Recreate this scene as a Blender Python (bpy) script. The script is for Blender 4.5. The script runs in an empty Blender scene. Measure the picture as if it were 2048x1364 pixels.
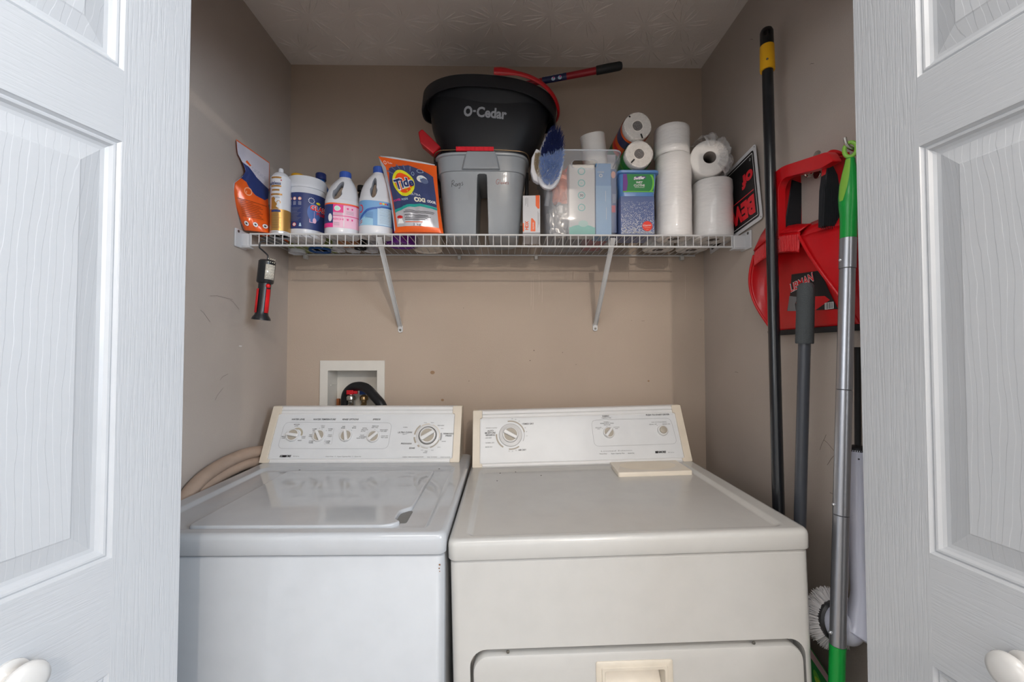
import bpy, bmesh, math, random
from mathutils import Vector, Matrix
random.seed(11)
SC = bpy.context.scene
COL = SC.collection
PI = math.pi
# ------------------------------------------------------------------ camera
FP = 850.0                      # focal length in pixels of a 2048 wide frame
CAMZ = 1.30
YAW = math.atan(12 / FP); PITCH = math.atan(23 / FP)
cam = bpy.data.objects.new('camera', bpy.data.cameras.new('camera'))
COL.objects.link(cam)
cam.location = (0, 0, CAMZ)
cam.rotation_euler = (PI / 2 + PITCH, 0, -YAW)
cam.data.sensor_width = 36; cam.data.lens = FP / 2048 * 36
cam.data.clip_start = 0.02
SC.camera = cam
# ------------------------------------------------------------------ view, world, lights
SC.view_settings.view_transform = 'Standard'; SC.view_settings.look = 'None'
SC.view_settings.gamma = 1.0; SC.view_settings.use_curve_mapping = False
SC.view_settings.exposure = -0.15
wd = bpy.data.worlds.new('world'); SC.world = wd; wd.use_nodes = True
wd.node_tree.nodes['Background'].inputs[0].default_value = (0.75, 0.85, 1.0, 1)
wd.node_tree.nodes['Background'].inputs[1].default_value = 0.3
def area(name, loc, rot, sx, sy, power, color):
    l = bpy.data.lights.new(name, 'AREA'); l.shape = 'RECTANGLE'; l.size = sx; l.size_y = sy
    l.energy = power; l.color = color
    o = bpy.data.objects.new(name, l); o.location = loc; o.rotation_euler = rot; COL.objects.link(o); return o
def bulb(name, loc, power, color, r=0.03):
    l = bpy.data.lights.new(name, 'POINT'); l.energy = power; l.color = color; l.shadow_soft_size = r
    o = bpy.data.objects.new(name, l); o.location = loc; COL.objects.link(o); return o
# ceiling fixture bulbs of the room behind the photographer
for bx_, by_, bz_, bw_ in ((0.50, -1.50, 2.27, 60), (0.34, -1.62, 2.30, 10)):
    bulb('ceiling_bulb', (bx_, by_, bz_), bw_, (1.0, 0.88, 0.77), .018)
# daylight through the right window; the rear and left areas are added fill
area('window_daylight_right', (1.95, -1.10, 1.88), (0, PI / 2, 0), 1.0, 1.5, 76, (0.72, 0.85, 1.0))
area('added_fill_rear', (-0.3, -2.55, 1.05), (PI / 2, 0, 0), 2.4, 1.9, 7, (0.84, 0.92, 1.0))  # unseen added fill, set low to brighten the closet ceiling
area('added_fill_left', (-1.95, -1.15, 1.88), (0, -PI / 2, 0), 1.0, 1.4, 15, (0.90, 0.94, 1.0))  # unseen added fill for the right door and right wall

area('added_fill_top', (0.0, -0.25, 2.42), (0, 0, 0), 1.2, 0.5, 15, (1.0, 0.97, 0.93))  # added fill aimed down to brighten the washer and dryer tops
# ------------------------------------------------------------------ pixel -> place helpers
_R = cam.rotation_euler.to_matrix()
FWD = _R @ Vector((0, 0, -1)); RGT = _R @ Vector((1, 0, 0)); UPV = _R @ Vector((0, 1, 0)); CAMP = Vector((0, 0, CAMZ))
def ray(x, y): return FWD * FP + RGT * (x - 1024) + UPV * (682 - y)
def W(x, y, Y): d = ray(x, y); return CAMP + d * (Y / d.y)
def PX(x, y, X): d = ray(x, y); return CAMP + d * (X / d.x)
def PZ(x, y, Z): d = ray(x, y); return CAMP + d * ((Z - CAMZ) / d.z)
# ------------------------------------------------------------------ materials
def lin(c):
    def g(v):
        v /= 255.0
        return v / 12.92 if v <= .04045 else ((v + .055) / 1.055) ** 2.4
    return (g(c[0]), g(c[1]), g(c[2]), 1)
_M = {}
def M(name, c=(200, 200, 200), rough=.5, metal=0, var=0.0, vscale=20, bump=0.0, bscale=200, alpha=1, coat=0, spec=.5, stretch=None, trans=0, ior=1.45, emit=None):
    if name in _M: return _M[name]
    m = bpy.data.materials.new(name); m.use_nodes = True
    nt = m.node_tree; b = nt.nodes['Principled BSDF']
    b.inputs['Base Color'].default_value = lin(c); b.inputs['Roughness'].default_value = rough
    b.inputs['Metallic'].default_value = metal; b.inputs['Specular IOR Level'].default_value = spec
    b.inputs['IOR'].default_value = ior
    if alpha < 1: b.inputs['Alpha'].default_value = alpha
    if coat: b.inputs['Coat Weight'].default_value = coat; b.inputs['Coat Roughness'].default_value = .08
    if trans: b.inputs['Transmission Weight'].default_value = trans
    tc = nt.nodes.new('ShaderNodeTexCoord'); mp = nt.nodes.new('ShaderNodeMapping')
    nt.links.new(tc.outputs['Object'], mp.inputs['Vector'])
    if stretch: mp.inputs['Scale'].default_value = stretch
    n = nt.nodes.new('ShaderNodeTexNoise'); n.inputs['Scale'].default_value = vscale; n.inputs['Detail'].default_value = 4
    nt.links.new(mp.outputs[0], n.inputs['Vector'])
    mx = nt.nodes.new('ShaderNodeMix'); mx.data_type = 'RGBA'; mx.blend_type = 'MULTIPLY'
    mx.inputs[6].default_value = lin(c)
    rp = nt.nodes.new('ShaderNodeValToRGB')
    lo = max(0, 1 - max(var, .02) * 2)
    rp.color_ramp.elements[0].color = (lo, lo, lo, 1); rp.color_ramp.elements[0].position = .25
    rp.color_ramp.elements[1].color = (1, 1, 1, 1); rp.color_ramp.elements[1].position = .6
    nt.links.new(n.outputs['Fac'], rp.inputs['Fac']); nt.links.new(rp.outputs['Color'], mx.inputs[7])
    mx.inputs[0].default_value = 1
    nt.links.new(mx.outputs[2], b.inputs['Base Color'])
    if bump:
        n2 = nt.nodes.new('ShaderNodeTexNoise'); n2.inputs['Scale'].default_value = bscale; n2.inputs['Detail'].default_value = 3
        nt.links.new(mp.outputs[0], n2.inputs['Vector'])
        bp = nt.nodes.new('ShaderNodeBump'); bp.inputs['Strength'].default_value = bump; bp.inputs['Distance'].default_value = .004
        nt.links.new(n2.outputs['Fac'], bp.inputs['Height']); nt.links.new(bp.outputs[0], b.inputs['Normal'])
    _M[name] = m
    return m
# ------------------------------------------------------------------ mesh builder
class MB:
    def __init__(s): s.v = []; s.f = []; s.m = []
    def add(s, vs, fs, m=0):
        o = len(s.v); s.v += [Vector(v) for v in vs]
        for f in fs: s.f.append([i + o for i in f]); s.m.append(m)
        return s
    def box(s, x0, x1, y0, y1, z0, z1, m=0):
        vs = [(x, y, z) for z in (z0, z1) for y in (y0, y1) for x in (x0, x1)]
        return s.add(vs, [(0, 2, 3, 1), (4, 5, 7, 6), (0, 1, 5, 4), (2, 6, 7, 3), (0, 4, 6, 2), (1, 3, 7, 5)], m)
    def rings(s, rs, m=0, cap0=True, cap1=True, closed=True):
        n = len(rs[0]); vs = [p for r in rs for p in r]; fs = []
        for k in range(len(rs) - 1):
            for i in range(n if closed else n - 1):
                j = (i + 1) % n
                fs.append((k * n + i, k * n + j, (k + 1) * n + j, (k + 1) * n + i))
        if cap0: fs.append(tuple(range(n))[::-1])
        if cap1: fs.append(tuple(range((len(rs) - 1) * n, len(rs) * n)))
        return s.add(vs, fs, m)
    def tube(s, path, r, n=10, m=0, caps=True, sx=1, closed=False):
        P = [Vector(p) for p in path]; k = len(P)
        rr = r if isinstance(r, (list, tuple)) else [r] * k
        T = []
        for i in range(k):
            if closed: a = P[(i + 1) % k] - P[i - 1]
            else: a = (P[min(i + 1, k - 1)] - P[max(i - 1, 0)])
            T.append(a.normalized())
        up = Vector((0, 0, 1)) if abs(T[0].z) < .9 else Vector((0, 1, 0))
        N = (up - T[0] * up.dot(T[0])).normalized(); rs = []
        for i in range(k):
            if i: N = (N - T[i] * N.dot(T[i])).normalized()
            B = T[i].cross(N)
            rs.append([P[i] + (N * math.cos(a) + B * math.sin(a) * sx) * rr[i] for a in [2 * PI * q / n for q in range(n)]])
        if closed: rs.append(rs[0])
        return s.rings(rs, m, caps and not closed, caps and not closed)
    def lathe(s, prof, n=24, c=(0, 0, 0), m=0, ax='z', cap0=True, cap1=True):
        rs = []
        for r, h in prof:
            ring = []
            for q in range(n):
                a = 2 * PI * q / n; x, y = r * math.cos(a), r * math.sin(a)
                p = {'z': (x, y, h), 'y': (x, h, y), 'x': (h, x, y)}[ax]
                ring.append((p[0] + c[0], p[1] + c[1], p[2] + c[2]))
            rs.append(ring)
        return s.rings(rs, m, cap0, cap1)
    def prism(s, poly, fn, d0, d1, m=0):
        return s.rings([[fn(u, v, d0) for u, v in poly], [fn(u, v, d1) for u, v in poly]], m)
    def sphere(s, c, rx, ry, rz, m=0, n=16, k=10):
        rs = []
        for i in range(1, k):
            t = PI * i / k
            rs.append([(c[0] + rx * math.sin(t) * math.cos(2 * PI * q / n), c[1] + ry * math.sin(t) * math.sin(2 * PI * q / n), c[2] - rz * math.cos(t)) for q in range(n)])
        return s.rings(rs, m)
    def xform(s, mat, start=0):
        for i in range(start, len(s.v)): s.v[i] = mat @ s.v[i]
        return s
def wmat(o):
    m = o.matrix_basis.copy(); p = o.parent
    while p: m = p.matrix_basis @ m; p = p.parent
    return m
def tag(o, label=None, cat=None, group=None, kind=None):
    if label: o['label'] = label
    if cat: o['category'] = cat
    if group: o['group'] = group
    if kind: o['kind'] = kind
    return o
def thing(name, label, cat, loc=(0, 0, 0), rot=(0, 0, 0), group=None, kind=None):
    o = bpy.data.objects.new(name, None); COL.objects.link(o)
    o.matrix_basis = Matrix.Translation(loc) @ Matrix.Rotation(rot[2], 4, 'Z') @ Matrix.Rotation(rot[1], 4, 'Y') @ Matrix.Rotation(rot[0], 4, 'X')
    o.empty_display_size = .02
    return tag(o, label, cat, group, kind)
def obj(name, mb, mats, parent=None, label=None, local=False, bevel=None, angle=40, smooth=True, sub=0, solid=None, base=True, fixn=True):
    """links mb as one mesh; verts are world coordinates unless local"""
    vs = mb.v; T = Vector((0, 0, 0))
    if parent is not None:
        if not local:
            inv = wmat(parent).inverted(); vs = [inv @ v for v in vs]
    elif base and vs:
        xs = [v.x for v in vs]; ys = [v.y for v in vs]; zs = [v.z for v in vs]
        T = Vector(((min(xs) + max(xs)) / 2, (min(ys) + max(ys)) / 2, min(zs))); vs = [v - T for v in vs]
    me = bpy.data.meshes.new(name)
    me.from_pydata([tuple(v) for v in vs], [], mb.f)
    if not isinstance(mats, (list, tuple)): mats = [mats]
    for m in mats: me.materials.append(m)
    me.polygons.foreach_set('material_index', mb.m)
    if fixn:
        bm = bmesh.new(); bm.from_mesh(me); bmesh.ops.recalc_face_normals(bm, faces=bm.faces); bm.to_mesh(me); bm.free()
    if smooth:
        me.polygons.foreach_set('use_smooth', [True] * len(me.polygons)); me.set_sharp_from_angle(angle=math.radians(angle))
    me.update()
    o = bpy.data.objects.new(name, me); COL.objects.link(o); o.location = T
    if parent is not None: o.parent = parent
    if solid: md = o.modifiers.new('solid', 'SOLIDIFY'); md.thickness = solid; md.offset = -1
    if bevel:
        md = o.modifiers.new('bevel', 'BEVEL'); md.width = bevel[0]; md.segments = bevel[1]; md.limit_method = 'ANGLE'; md.angle_limit = math.radians(35)
    if sub: md = o.modifiers.new('sub', 'SUBSURF'); md.levels = sub; md.render_levels = sub
    if label: o['label'] = label
    return o
def boolean(o, cut, op='DIFFERENCE'):
    """cut: MB in the object's own mesh space; result baked"""
    me = bpy.data.meshes.new('cut'); me.from_pydata([tuple(v) for v in cut.v], [], cut.f)
    bm = bmesh.new(); bm.from_mesh(me); bmesh.ops.recalc_face_normals(bm, faces=bm.faces); bm.to_mesh(me); bm.free()
    c = bpy.data.objects.new('cut', me); COL.objects.link(c)
    c.parent = o.parent; c.location = o.location
    md = o.modifiers.new('b', 'BOOLEAN'); md.object = c; md.operation = op; md.solver = 'EXACT'
    bpy.context.view_layer.update(); dg = bpy.context.evaluated_depsgraph_get()
    nm = bpy.data.meshes.new_from_object(o.evaluated_get(dg)); o.modifiers.clear()
    old = o.data; o.data = nm; nm.name = old.name
    nm.polygons.foreach_set('use_smooth', [True] * len(nm.polygons)); nm.set_sharp_from_angle(angle=math.radians(35))
    bpy.data.objects.remove(c); bpy.data.meshes.remove(me); bpy.data.meshes.remove(old)
    return o
def rrect(x0, x1, y0, y1, r, k=5):
    pts = []
    for cx, cy, a0 in ((x1 - r, y1 - r, 0), (x0 + r, y1 - r, PI / 2), (x0 + r, y0 + r, PI), (x1 - r, y0 + r, 3 * PI / 2)):
        for i in range(k + 1):
            a = a0 + PI / 2 * i / k; pts.append((cx + r * math.cos(a), cy + r * math.sin(a)))
    return pts
def at(poly, z): return [(x, y, z) for x, y in poly]
def rpoly(pts, r, k=4):
    """round the corners of a 2D polygon"""
    out = []; n = len(pts)
    for i in range(n):
        p0, p1, p2 = Vector(pts[i - 1]), Vector(pts[i]), Vector(pts[(i + 1) % n])
        a = (p0 - p1); b = (p2 - p1); rr = min(r if not isinstance(r, (list, tuple)) else r[i], a.length * .49, b.length * .49)
        A = p1 + a.normalized() * rr; B = p1 + b.normalized() * rr
        for q in range(k + 1):
            t = q / k; out.append(tuple((1 - t) ** 2 * A + 2 * t * (1 - t) * p1 + t * t * B))
    return out
def spline(pts, k=8):
    P = [Vector(p) for p in pts]; out = []
    for i in range(len(P) - 1):
        p0 = P[max(i - 1, 0)]; p1 = P[i]; p2 = P[i + 1]; p3 = P[min(i + 2, len(P) - 1)]
        for q in range(k):
            t = q / k
            out.append(.5 * ((2 * p1) + (p2 - p0) * t + (2 * p0 - 5 * p1 + 4 * p2 - p3) * t * t + (3 * p1 - p0 - 3 * p2 + p3) * t ** 3))
    out.append(P[-1]); return out
class Loft:
    """vertical loft; section = (z, rx, ry, n, cx, cy)"""
    def __init__(s, keys, k=1):
        ks = [tuple(q) + (2, 0, 0)[len(q) - 3:] for q in keys]
        s.K = [tuple(p) for p in spline([Vector(q) for q in ks], k)] if k > 1 else ks
    def sec(s, z):
        K = s.K
        if z <= K[0][0]: return K[0]
        for a, b in zip(K, K[1:]):
            if z <= b[0]:
                t = (z - a[0]) / max(1e-9, b[0] - a[0]); return tuple(p + (q - p) * t for p, q in zip(a, b))
        return K[-1]
    @staticmethod
    def pt_(q, th, off=0):
        sn, cs = math.sin(th), -math.cos(th); e = 2 / q[3]
        x = (q[1] + off) * math.copysign(abs(sn) ** e, sn); y = (q[2] + off) * math.copysign(abs(cs) ** e, cs)
        return Vector((x + q[4], y + q[5], q[0]))
    def pt(s, th, z, off=0): return s.pt_(s.sec(z), th, off)
    def mesh(s, mb, n=40, m=0, cap0=True, cap1=True):
        return mb.rings([[s.pt_(q, 2 * PI * i / n) for i in range(n)] for q in s.K], m, cap0, cap1)
    def wrap(s, zc, th0=0):
        r = s.sec(zc)[1]
        return lambda u, v, d: s.pt(th0 + u / r, v, d)
# ------------------------------------------------------------------ printed marks
_T = {}
def text2d(t, bold):
    if (t, bold) not in _T:
        cu = bpy.data.curves.new('t', 'FONT'); cu.body = t; cu.size = 1; cu.offset = bold; cu.resolution_u = 3; cu.fill_mode = 'FRONT'
        ob = bpy.data.objects.new('t', cu); me = bpy.data.meshes.new_from_object(ob)
        vs = [(v.co.x, v.co.y) for v in me.vertices]; fs = [list(p.vertices) for p in me.polygons]
        bpy.data.objects.remove(ob); bpy.data.curves.remove(cu); bpy.data.meshes.remove(me)
        x0 = min(v[0] for v in vs); x1 = max(v[0] for v in vs)
        vs = [((x - (x0 + x1) / 2) / (x1 - x0), y / .72) for x, y in vs]
        _T[(t, bold)] = (vs, fs)
    return _T[(t, bold)]
class Decal:
    """flat marks in (u, v) mapped on a surface by fn(u, v, lift)"""
    def __init__(s, fn, seg=None, lift=.00035, step=.00025, vseg=None): s.fn = fn; s.seg = seg; s.vseg = vseg; s.lift = lift; s.step = step; s.L = []; s.mats = []
    def _m(s, m):
        if m not in s.mats: s.mats.append(m)
        return s.mats.index(m)
    def raw(s, vs, fs, m, layer): s.L.append((vs, fs, s._m(m), layer))
    def poly(s, pts, m, layer=0): s.raw(pts, [list(range(len(pts)))], m, layer)
    def rect(s, u0, v0, u1, v1, m, layer=0): s.poly([(u0, v0), (u1, v0), (u1, v1), (u0, v1)], m, layer)
    def ell(s, cx, cy, rx, ry, m, layer=0, n=28, rot=0):
        c, q = math.cos(rot), math.sin(rot)
        s.poly([(cx + rx * math.cos(2 * PI * i / n) * c - ry * math.sin(2 * PI * i / n) * q, cy + rx * math.cos(2 * PI * i / n) * q + ry * math.sin(2 * PI * i / n) * c) for i in range(n)], m, layer)
    def ring(s, cx, cy, r0, r1, m, layer=0, a0=0, a1=360, n=36, sy=1):
        vs = []; fs = []
        for i in range(n + 1):
            a = math.radians(a0 + (a1 - a0) * i / n)
            vs += [(cx + r0 * math.cos(a), cy + r0 * math.sin(a) * sy), (cx + r1 * math.cos(a), cy + r1 * math.sin(a) * sy)]
            if i: fs.append([2 * i - 2, 2 * i - 1, 2 * i + 1, 2 * i])
        s.raw(vs, fs, m, layer)
    def line(s, pts, w, m, layer=0, closed=False):
        P = [Vector(p) for p in pts]; n = len(P); vs = []; fs = []
        for i in range(n):
            if closed: t = P[(i + 1) % n] - P[i - 1]
            else: t = P[min(i + 1, n - 1)] - P[max(i - 1, 0)]
            t = t.normalized() if t.length else Vector((1, 0)); nn = Vector((-t.y, t.x)) * w / 2
            vs += [tuple(P[i] - nn), tuple(P[i] + nn)]
        for i in range(n if closed else n - 1): j = (i + 1) % n; fs.append([2 * i, 2 * i + 1, 2 * j + 1, 2 * j])
        s.raw(vs, fs, m, layer)
    def text(s, t, cx, cy, w, h, m, layer=2, rot=0, shear=0, bold=0.0, bend=None):
        """cx, cy centre of the cap-height box, w total width, h cap height"""
        vs, fs = text2d(t, bold); c, q = math.cos(rot), math.sin(rot); o = []
        for x, y in vs:
            X = x * w + shear * (y - .5) * h; Y = (y - .5) * h
            if bend: Y += bend * X * X
            o.append((cx + X * c - Y * q, cy + X * q + Y * c))
        s.raw(o, [list(f) for f in fs], m, layer)
    def build(s, name, parent=None, local=True, label=None):
        mb = MB()
        for vs, fs, mi, layer in s.L:
            vs = [tuple(v) for v in vs]
            if s.seg or s.vseg:
                bm = bmesh.new(); bv = [bm.verts.new((v[0], v[1], 0)) for v in vs]
                for f in fs:
                    try: bm.faces.new([bv[i] for i in f])
                    except ValueError: pass
                for ax, sg in ((0, s.seg), (1, s.vseg)):
                    if not sg: continue
                    lo = min(v[ax] for v in vs); hi = max(v[ax] for v in vs); k = math.floor(lo / sg) + 1
                    while k * sg < hi:
                        co = (k * sg, 0, 0) if ax == 0 else (0, k * sg, 0); no = (1, 0, 0) if ax == 0 else (0, 1, 0)
                        bmesh.ops.bisect_plane(bm, geom=bm.verts[:] + bm.edges[:] + bm.faces[:], plane_co=co, plane_no=no, dist=1e-7); k += 1
                bm.verts.index_update(); vs = [(v.co.x, v.co.y) for v in bm.verts]; fs = [[v.index for v in f.verts] for f in bm.faces]; bm.free()
            d = s.lift + layer * s.step
            mb.add([s.fn(u, v, d) for u, v in vs], fs, mi)
        return obj(name, mb, s.mats, parent, label, local=local, angle=60, fixn=False, base=False)
def plane(o, U, V):
    o, U, V = Vector(o), Vector(U).normalized(), Vector(V).normalized(); N = U.cross(V)
    return lambda u, v, d: o + U * u + V * v + N * d
def uvof(x, y, o, U, V):
    """where the pixel's ray meets the plane, in plane metres"""
    o, U, V = Vector(o), Vector(U).normalized(), Vector(V).normalized(); N = U.cross(V); d = ray(x, y)
    p = CAMP + d * ((o - CAMP).dot(N) / d.dot(N)) - o
    return p.dot(U), p.dot(V)
def copy_tree(o, mat=None, label=None):
    c = o.copy(); COL.objects.link(c)
    if mat is not None: c.matrix_basis = mat
    if label: c['label'] = label
    for ch in list(o.children):
        k = ch.copy(); COL.objects.link(k); k.parent = c
        for g in ch.children: q = g.copy(); COL.objects.link(q); q.parent = k
    return c
# ================================================================== the closet
YB = 1.665
XL = W(577, 500, YB).x; XR = W(1407, 500, YB).x; ZC = W(1000, 133, YB).z
YF0, YF1 = .66, .78           # front wall of the closet
paint = M('taupe_wall_paint', (186, 169, 153), .62, var=.05, vscale=2.5, bump=.12, bscale=260)
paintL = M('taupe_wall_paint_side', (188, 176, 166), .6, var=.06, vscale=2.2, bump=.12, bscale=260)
ceilm = M('ceiling_paint', (236, 228, 222), .75, var=.05, vscale=3, bump=.25, bscale=90)
roomw = M('room_wall_paint', (220, 218, 215), .8, var=.04, vscale=2)
floorm = M('floor_vinyl', (150, 138, 126), .5, var=.15, vscale=6, stretch=(1, 8, 1))
def struct(name, mb, m, **k):
    o = obj(name, mb, m, smooth=False, **k); o['kind'] = 'structure'; return o
# outlet box hole in the back wall
h0 = W(656, 740, YB); h1 = W(756, 740, YB); HX0, HX1, HZ1 = h0.x, h1.x, h0.z; HZ0 = HZ1 - .19
b = MB(); t = .1
b.box(XL - t, HX0, YB, YB + t, 0, ZC); b.box(HX1, XR + t, YB, YB + t, 0, ZC)
b.box(HX0, HX1, YB, YB + t, 0, HZ0); b.box(HX0, HX1, YB, YB + t, HZ1, ZC)
struct('wall_back', b, paint)
struct('wall_left', MB().box(XL - t, XL, YF0, YB, 0, ZC), paintL)
struct('wall_right', MB().box(XR, XR + t, YF0, YB, 0, ZC), paintL)
struct('floor', MB().box(-2, 2, -2.6, YB, -.05, 0), floorm)
# ceiling with stomped plaster strokes
b = MB().box(XL - t, XR + t, YF1, YB + t, ZC, ZC + .05)
rnd = random.Random(5)
def stroke(b, p, a, L, w, h):
    k = 5; vs = []; cur = rnd.uniform(-.5, .5); x, y = p
    for i in range(k + 1):
        t_ = i / k; ww = w * (.35 + .65 * math.sin(PI * min(1, t_ * .9 + .08))); hh = h * (.25 + .75 * math.sin(PI * min(1, t_ * .92 + .05)))
        nx, ny = -math.sin(a), math.cos(a)
        vs += [(x - nx * ww, y - ny * ww, ZC + .0005), (x, y, ZC - hh), (x + nx * ww, y + ny * ww, ZC + .0005)]
        x += math.cos(a) * L / k; y += math.sin(a) * L / k; a += cur / k + rnd.uniform(-.12, .12)
    fs = []
    for i in range(k):
        o = 3 * i; fs += [(o, o + 1, o + 4, o + 3), (o + 1, o + 2, o + 5, o + 4)]
    if max(v[0] for v in vs) < XR - .002 and min(v[0] for v in vs) > XL + .002 and max(v[1] for v in vs) < YB - .002: b.add(vs, fs, 0)
yy = YB - .09; row = 0
while yy > .85:
    xx = XL + .08 + (row % 2) * .08
    while xx < XR:
        cx, cy = xx + rnd.uniform(-.03, .03), yy + rnd.uniform(-.03, .03); n_ = rnd.randint(14, 19)
        for q in range(n_):
            a = 2 * PI * q / n_ + rnd.uniform(-.15, .15); r0 = rnd.uniform(.012, .03)
            L = rnd.uniform(.035, .085)
            stroke(b, (cx + r0 * math.cos(a), cy + r0 * math.sin(a)), a, L, rnd.uniform(.0014, .003), rnd.uniform(.0012, .003))
        xx += .165
    yy -= .145; row += 1
struct('ceiling', b, ceilm)
# front wall of the closet: returns and header round the door opening
OL, OR, OH = -.755, .735, 2.06
b = MB().box(-2, OL, YF0, YF1, 0, 2.44).box(OR, 2, YF0, YF1, 0, 2.44).box(OL, OR, YF0, YF1, OH, 2.44)
struct('wall_front', b, roomw)
b = MB()
for x0, x1, z0, z1 in ((OL - .06, OL, 0, OH + .06), (OR, OR + .06, 0, OH + .06), (OL, OR, OH, OH + .06)): b.box(x0, x1, YF0 - .014, YF0 - .001, z0, z1)
struct('trim_1', b, M('trim_white', (226, 226, 226), .35), bevel=(.004, 2))
# the room the closet opens on
struct('ceiling_room', MB().box(-2, 2, -2.6, YF0, 2.44, 2.49), roomw)
struct('wall_room_left', MB().box(-2.1, -2, -2.6, YF0, 0, 2.44), roomw)
struct('wall_room_right', MB().box(2, 2.1, -2.6, YF0, 0, 2.44), roomw)
struct('wall_room_rear', MB().box(-2, 2, -2.7, -2.6, 0, 2.44), roomw)

# ================================================================== bifold doors
def grain(name, c, stretch, scale, strength, arch=False):
    m = M(name, c, .38, var=.0, vscale=5, coat=.15)
    nt = m.node_tree; bs = nt.nodes['Principled BSDF']
    tc = nt.nodes.new('ShaderNodeTexCoord'); mp = nt.nodes.new('ShaderNodeMapping'); mp.inputs['Scale'].default_value = stretch
    nt.links.new(tc.outputs['Object'], mp.inputs['Vector'])
    if arch:
        # nested cathedral arches: wobbling elongated rings
        n = nt.nodes.new('ShaderNodeTexWave'); n.wave_type = 'RINGS'; n.rings_direction = 'SPHERICAL'
        n.inputs['Scale'].default_value = scale; n.inputs['Distortion'].default_value = 3.5; n.inputs['Detail'].default_value = 3; n.inputs['Detail Scale'].default_value = 1.6
        mp.inputs['Location'].default_value = arch
    else:
        n = nt.nodes.new('ShaderNodeTexNoise'); n.inputs['Scale'].default_value = scale; n.inputs['Detail'].default_value = 2
    nt.links.new(mp.outputs[0], n.inputs['Vector'])
    rp = nt.nodes.new('ShaderNodeValToRGB'); rp.color_ramp.elements[0].position = .40; rp.color_ramp.elements[1].position = .52
    nt.links.new(n.outputs['Fac'], rp.inputs[0])
    bp = nt.nodes.new('ShaderNodeBump'); bp.inputs['Strength'].default_value = strength; bp.inputs['Distance'].default_value = .0012
    nt.links.new(rp.outputs[0], bp.inputs['Height']); nt.links.new(bp.outputs[0], bs.inputs['Normal'])
    return m
DW = (184, 187, 191)
g_v = grain('door_white_upright_grain', DW, (1, 1, .035), 330, .22)
g_h = grain('door_white_level_grain', DW, (.06, .06, 1), 330, .18)
g_p = grain('door_white_arched_grain', DW, (1, 1, .22), 22, .22, arch=(.0, .0, -.27))
g_s = M('door_white_moulding', DW, .32, coat=.2)
DWID = .415; PAN = ((.25, .846), (1.007, 1.609), (1.714, 1.93)); ST = .1
def door_leaf(name, far, dr, nrm, root, knob=True):
    far = Vector((far[0], far[1], 0)); dr = Vector((dr[0], dr[1], 0)).normalized(); nrm = Vector((nrm[0], nrm[1], 0)).normalized()
    fn = lambda s, z, d: far + dr * s + nrm * d + Vector((0, 0, z))
    b = MB(); z0, z1 = .02, 2.03
    def q(a, c, z_0, z_1, m): b.add([fn(a, z_0, 0), fn(c, z_0, 0), fn(c, z_1, 0), fn(a, z_1, 0)], [(0, 1, 2, 3)], m)
    q(0, ST, z0, z1, 0); q(DWID - ST, DWID, z0, z1, 0)
    zs = [z0] + [v for p in PAN for v in p] + [z1]
    for i in range(0, len(zs), 2): q(ST, DWID - ST, zs[i], zs[i + 1], 1)
    b.add([fn(0, z0, 0), fn(DWID, z0, 0), fn(DWID, z1, 0), fn(0, z1, 0), fn(0, z0, -.035), fn(DWID, z0, -.035), fn(DWID, z1, -.035), fn(0, z1, -.035)],
          [(4, 5, 6, 7), (0, 4, 7, 3), (1, 2, 6, 5), (0, 1, 5, 4), (3, 7, 6, 2)], 0)
    o1 = obj(name, b, [g_v, g_h], root, smooth=False)
    for a, c in PAN:
        b = MB(); rs = []
        for ins, d in ((0, 0), (.001, -.0015), (.004, -.0045), (.0065, -.003), (.009, -.0035), (.012, -.0075), (.016, -.0095), (.021, -.010), (.046, -.0045), (.048, -.0035)):
            rs.append([fn(ST + ins, a + ins, d), fn(DWID - ST - ins, a + ins, d), fn(DWID - ST - ins, c - ins, d), fn(ST + ins, c - ins, d)])
        b.rings(rs[:8], 1, False, False); b.rings(rs[7:9], 0, False, False); b.rings(rs[8:], 0, False, True)
        obj('raised_panel', b, [g_p, g_s], o1, smooth=False)
    if knob:
        b = MB(); k = fn(.207, .917, 0)
        prof = [(.020, 0), (.020, .003), (.012, .006), (.009, .012), (.011, .018), (.019, .023), (.0225, .029), (.021, .034), (.014, .0375), (.004, .039)]
        rs = []
        for r, h in prof: rs.append([k + nrm * h + dr * (r * math.cos(2 * PI * i / 28)) + Vector((0, 0, r * math.sin(2 * PI * i / 28))) for i in range(28)])
        b.rings(rs); obj('door_knob', b, M('knob_white', (206, 205, 203), .25, coat=.5), root, angle=60)
FY = .72
eL = W(368, 690, FY); eR = W(1721, 690, FY)
r = thing('door_1', 'white embossed bifold closet door folded open on the left', None, (eL.x, eL.y, 0), kind='structure')
aL = math.atan(195 / FP); dL = (-math.sin(aL), -math.cos(aL)); door_leaf('door_panel', (eL.x, eL.y), dL, (math.cos(aL), -math.sin(aL)), r)
hn = Vector((eL.x, eL.y, 0)) + Vector((dL[0], dL[1], 0)) * DWID - Vector((math.cos(aL), -math.sin(aL), 0)) * .04
d2 = Vector((OL + .04, YF0 + .05, 0)) - hn
door_leaf('hinged_panel', (hn + d2.normalized() * DWID)[:2], (-d2.normalized())[:2], (-math.cos(aL), -math.sin(aL)), r, False)
r = thing('door_2', 'white embossed bifold closet door folded open on the right', None, (eR.x, eR.y, 0), kind='structure')
aR = math.atan(100 / FP); dR = (math.sin(aR), -math.cos(aR)); door_leaf('door_panel', (eR.x, eR.y), dR, (-math.cos(aR), -math.sin(aR)), r)
hn = Vector((eR.x, eR.y, 0)) + Vector((dR[0], dR[1], 0)) * DWID + Vector((math.cos(aR), math.sin(aR), 0)) * .04
d2 = Vector((OR - .04, YF0 + .05, 0)) - hn
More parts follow.
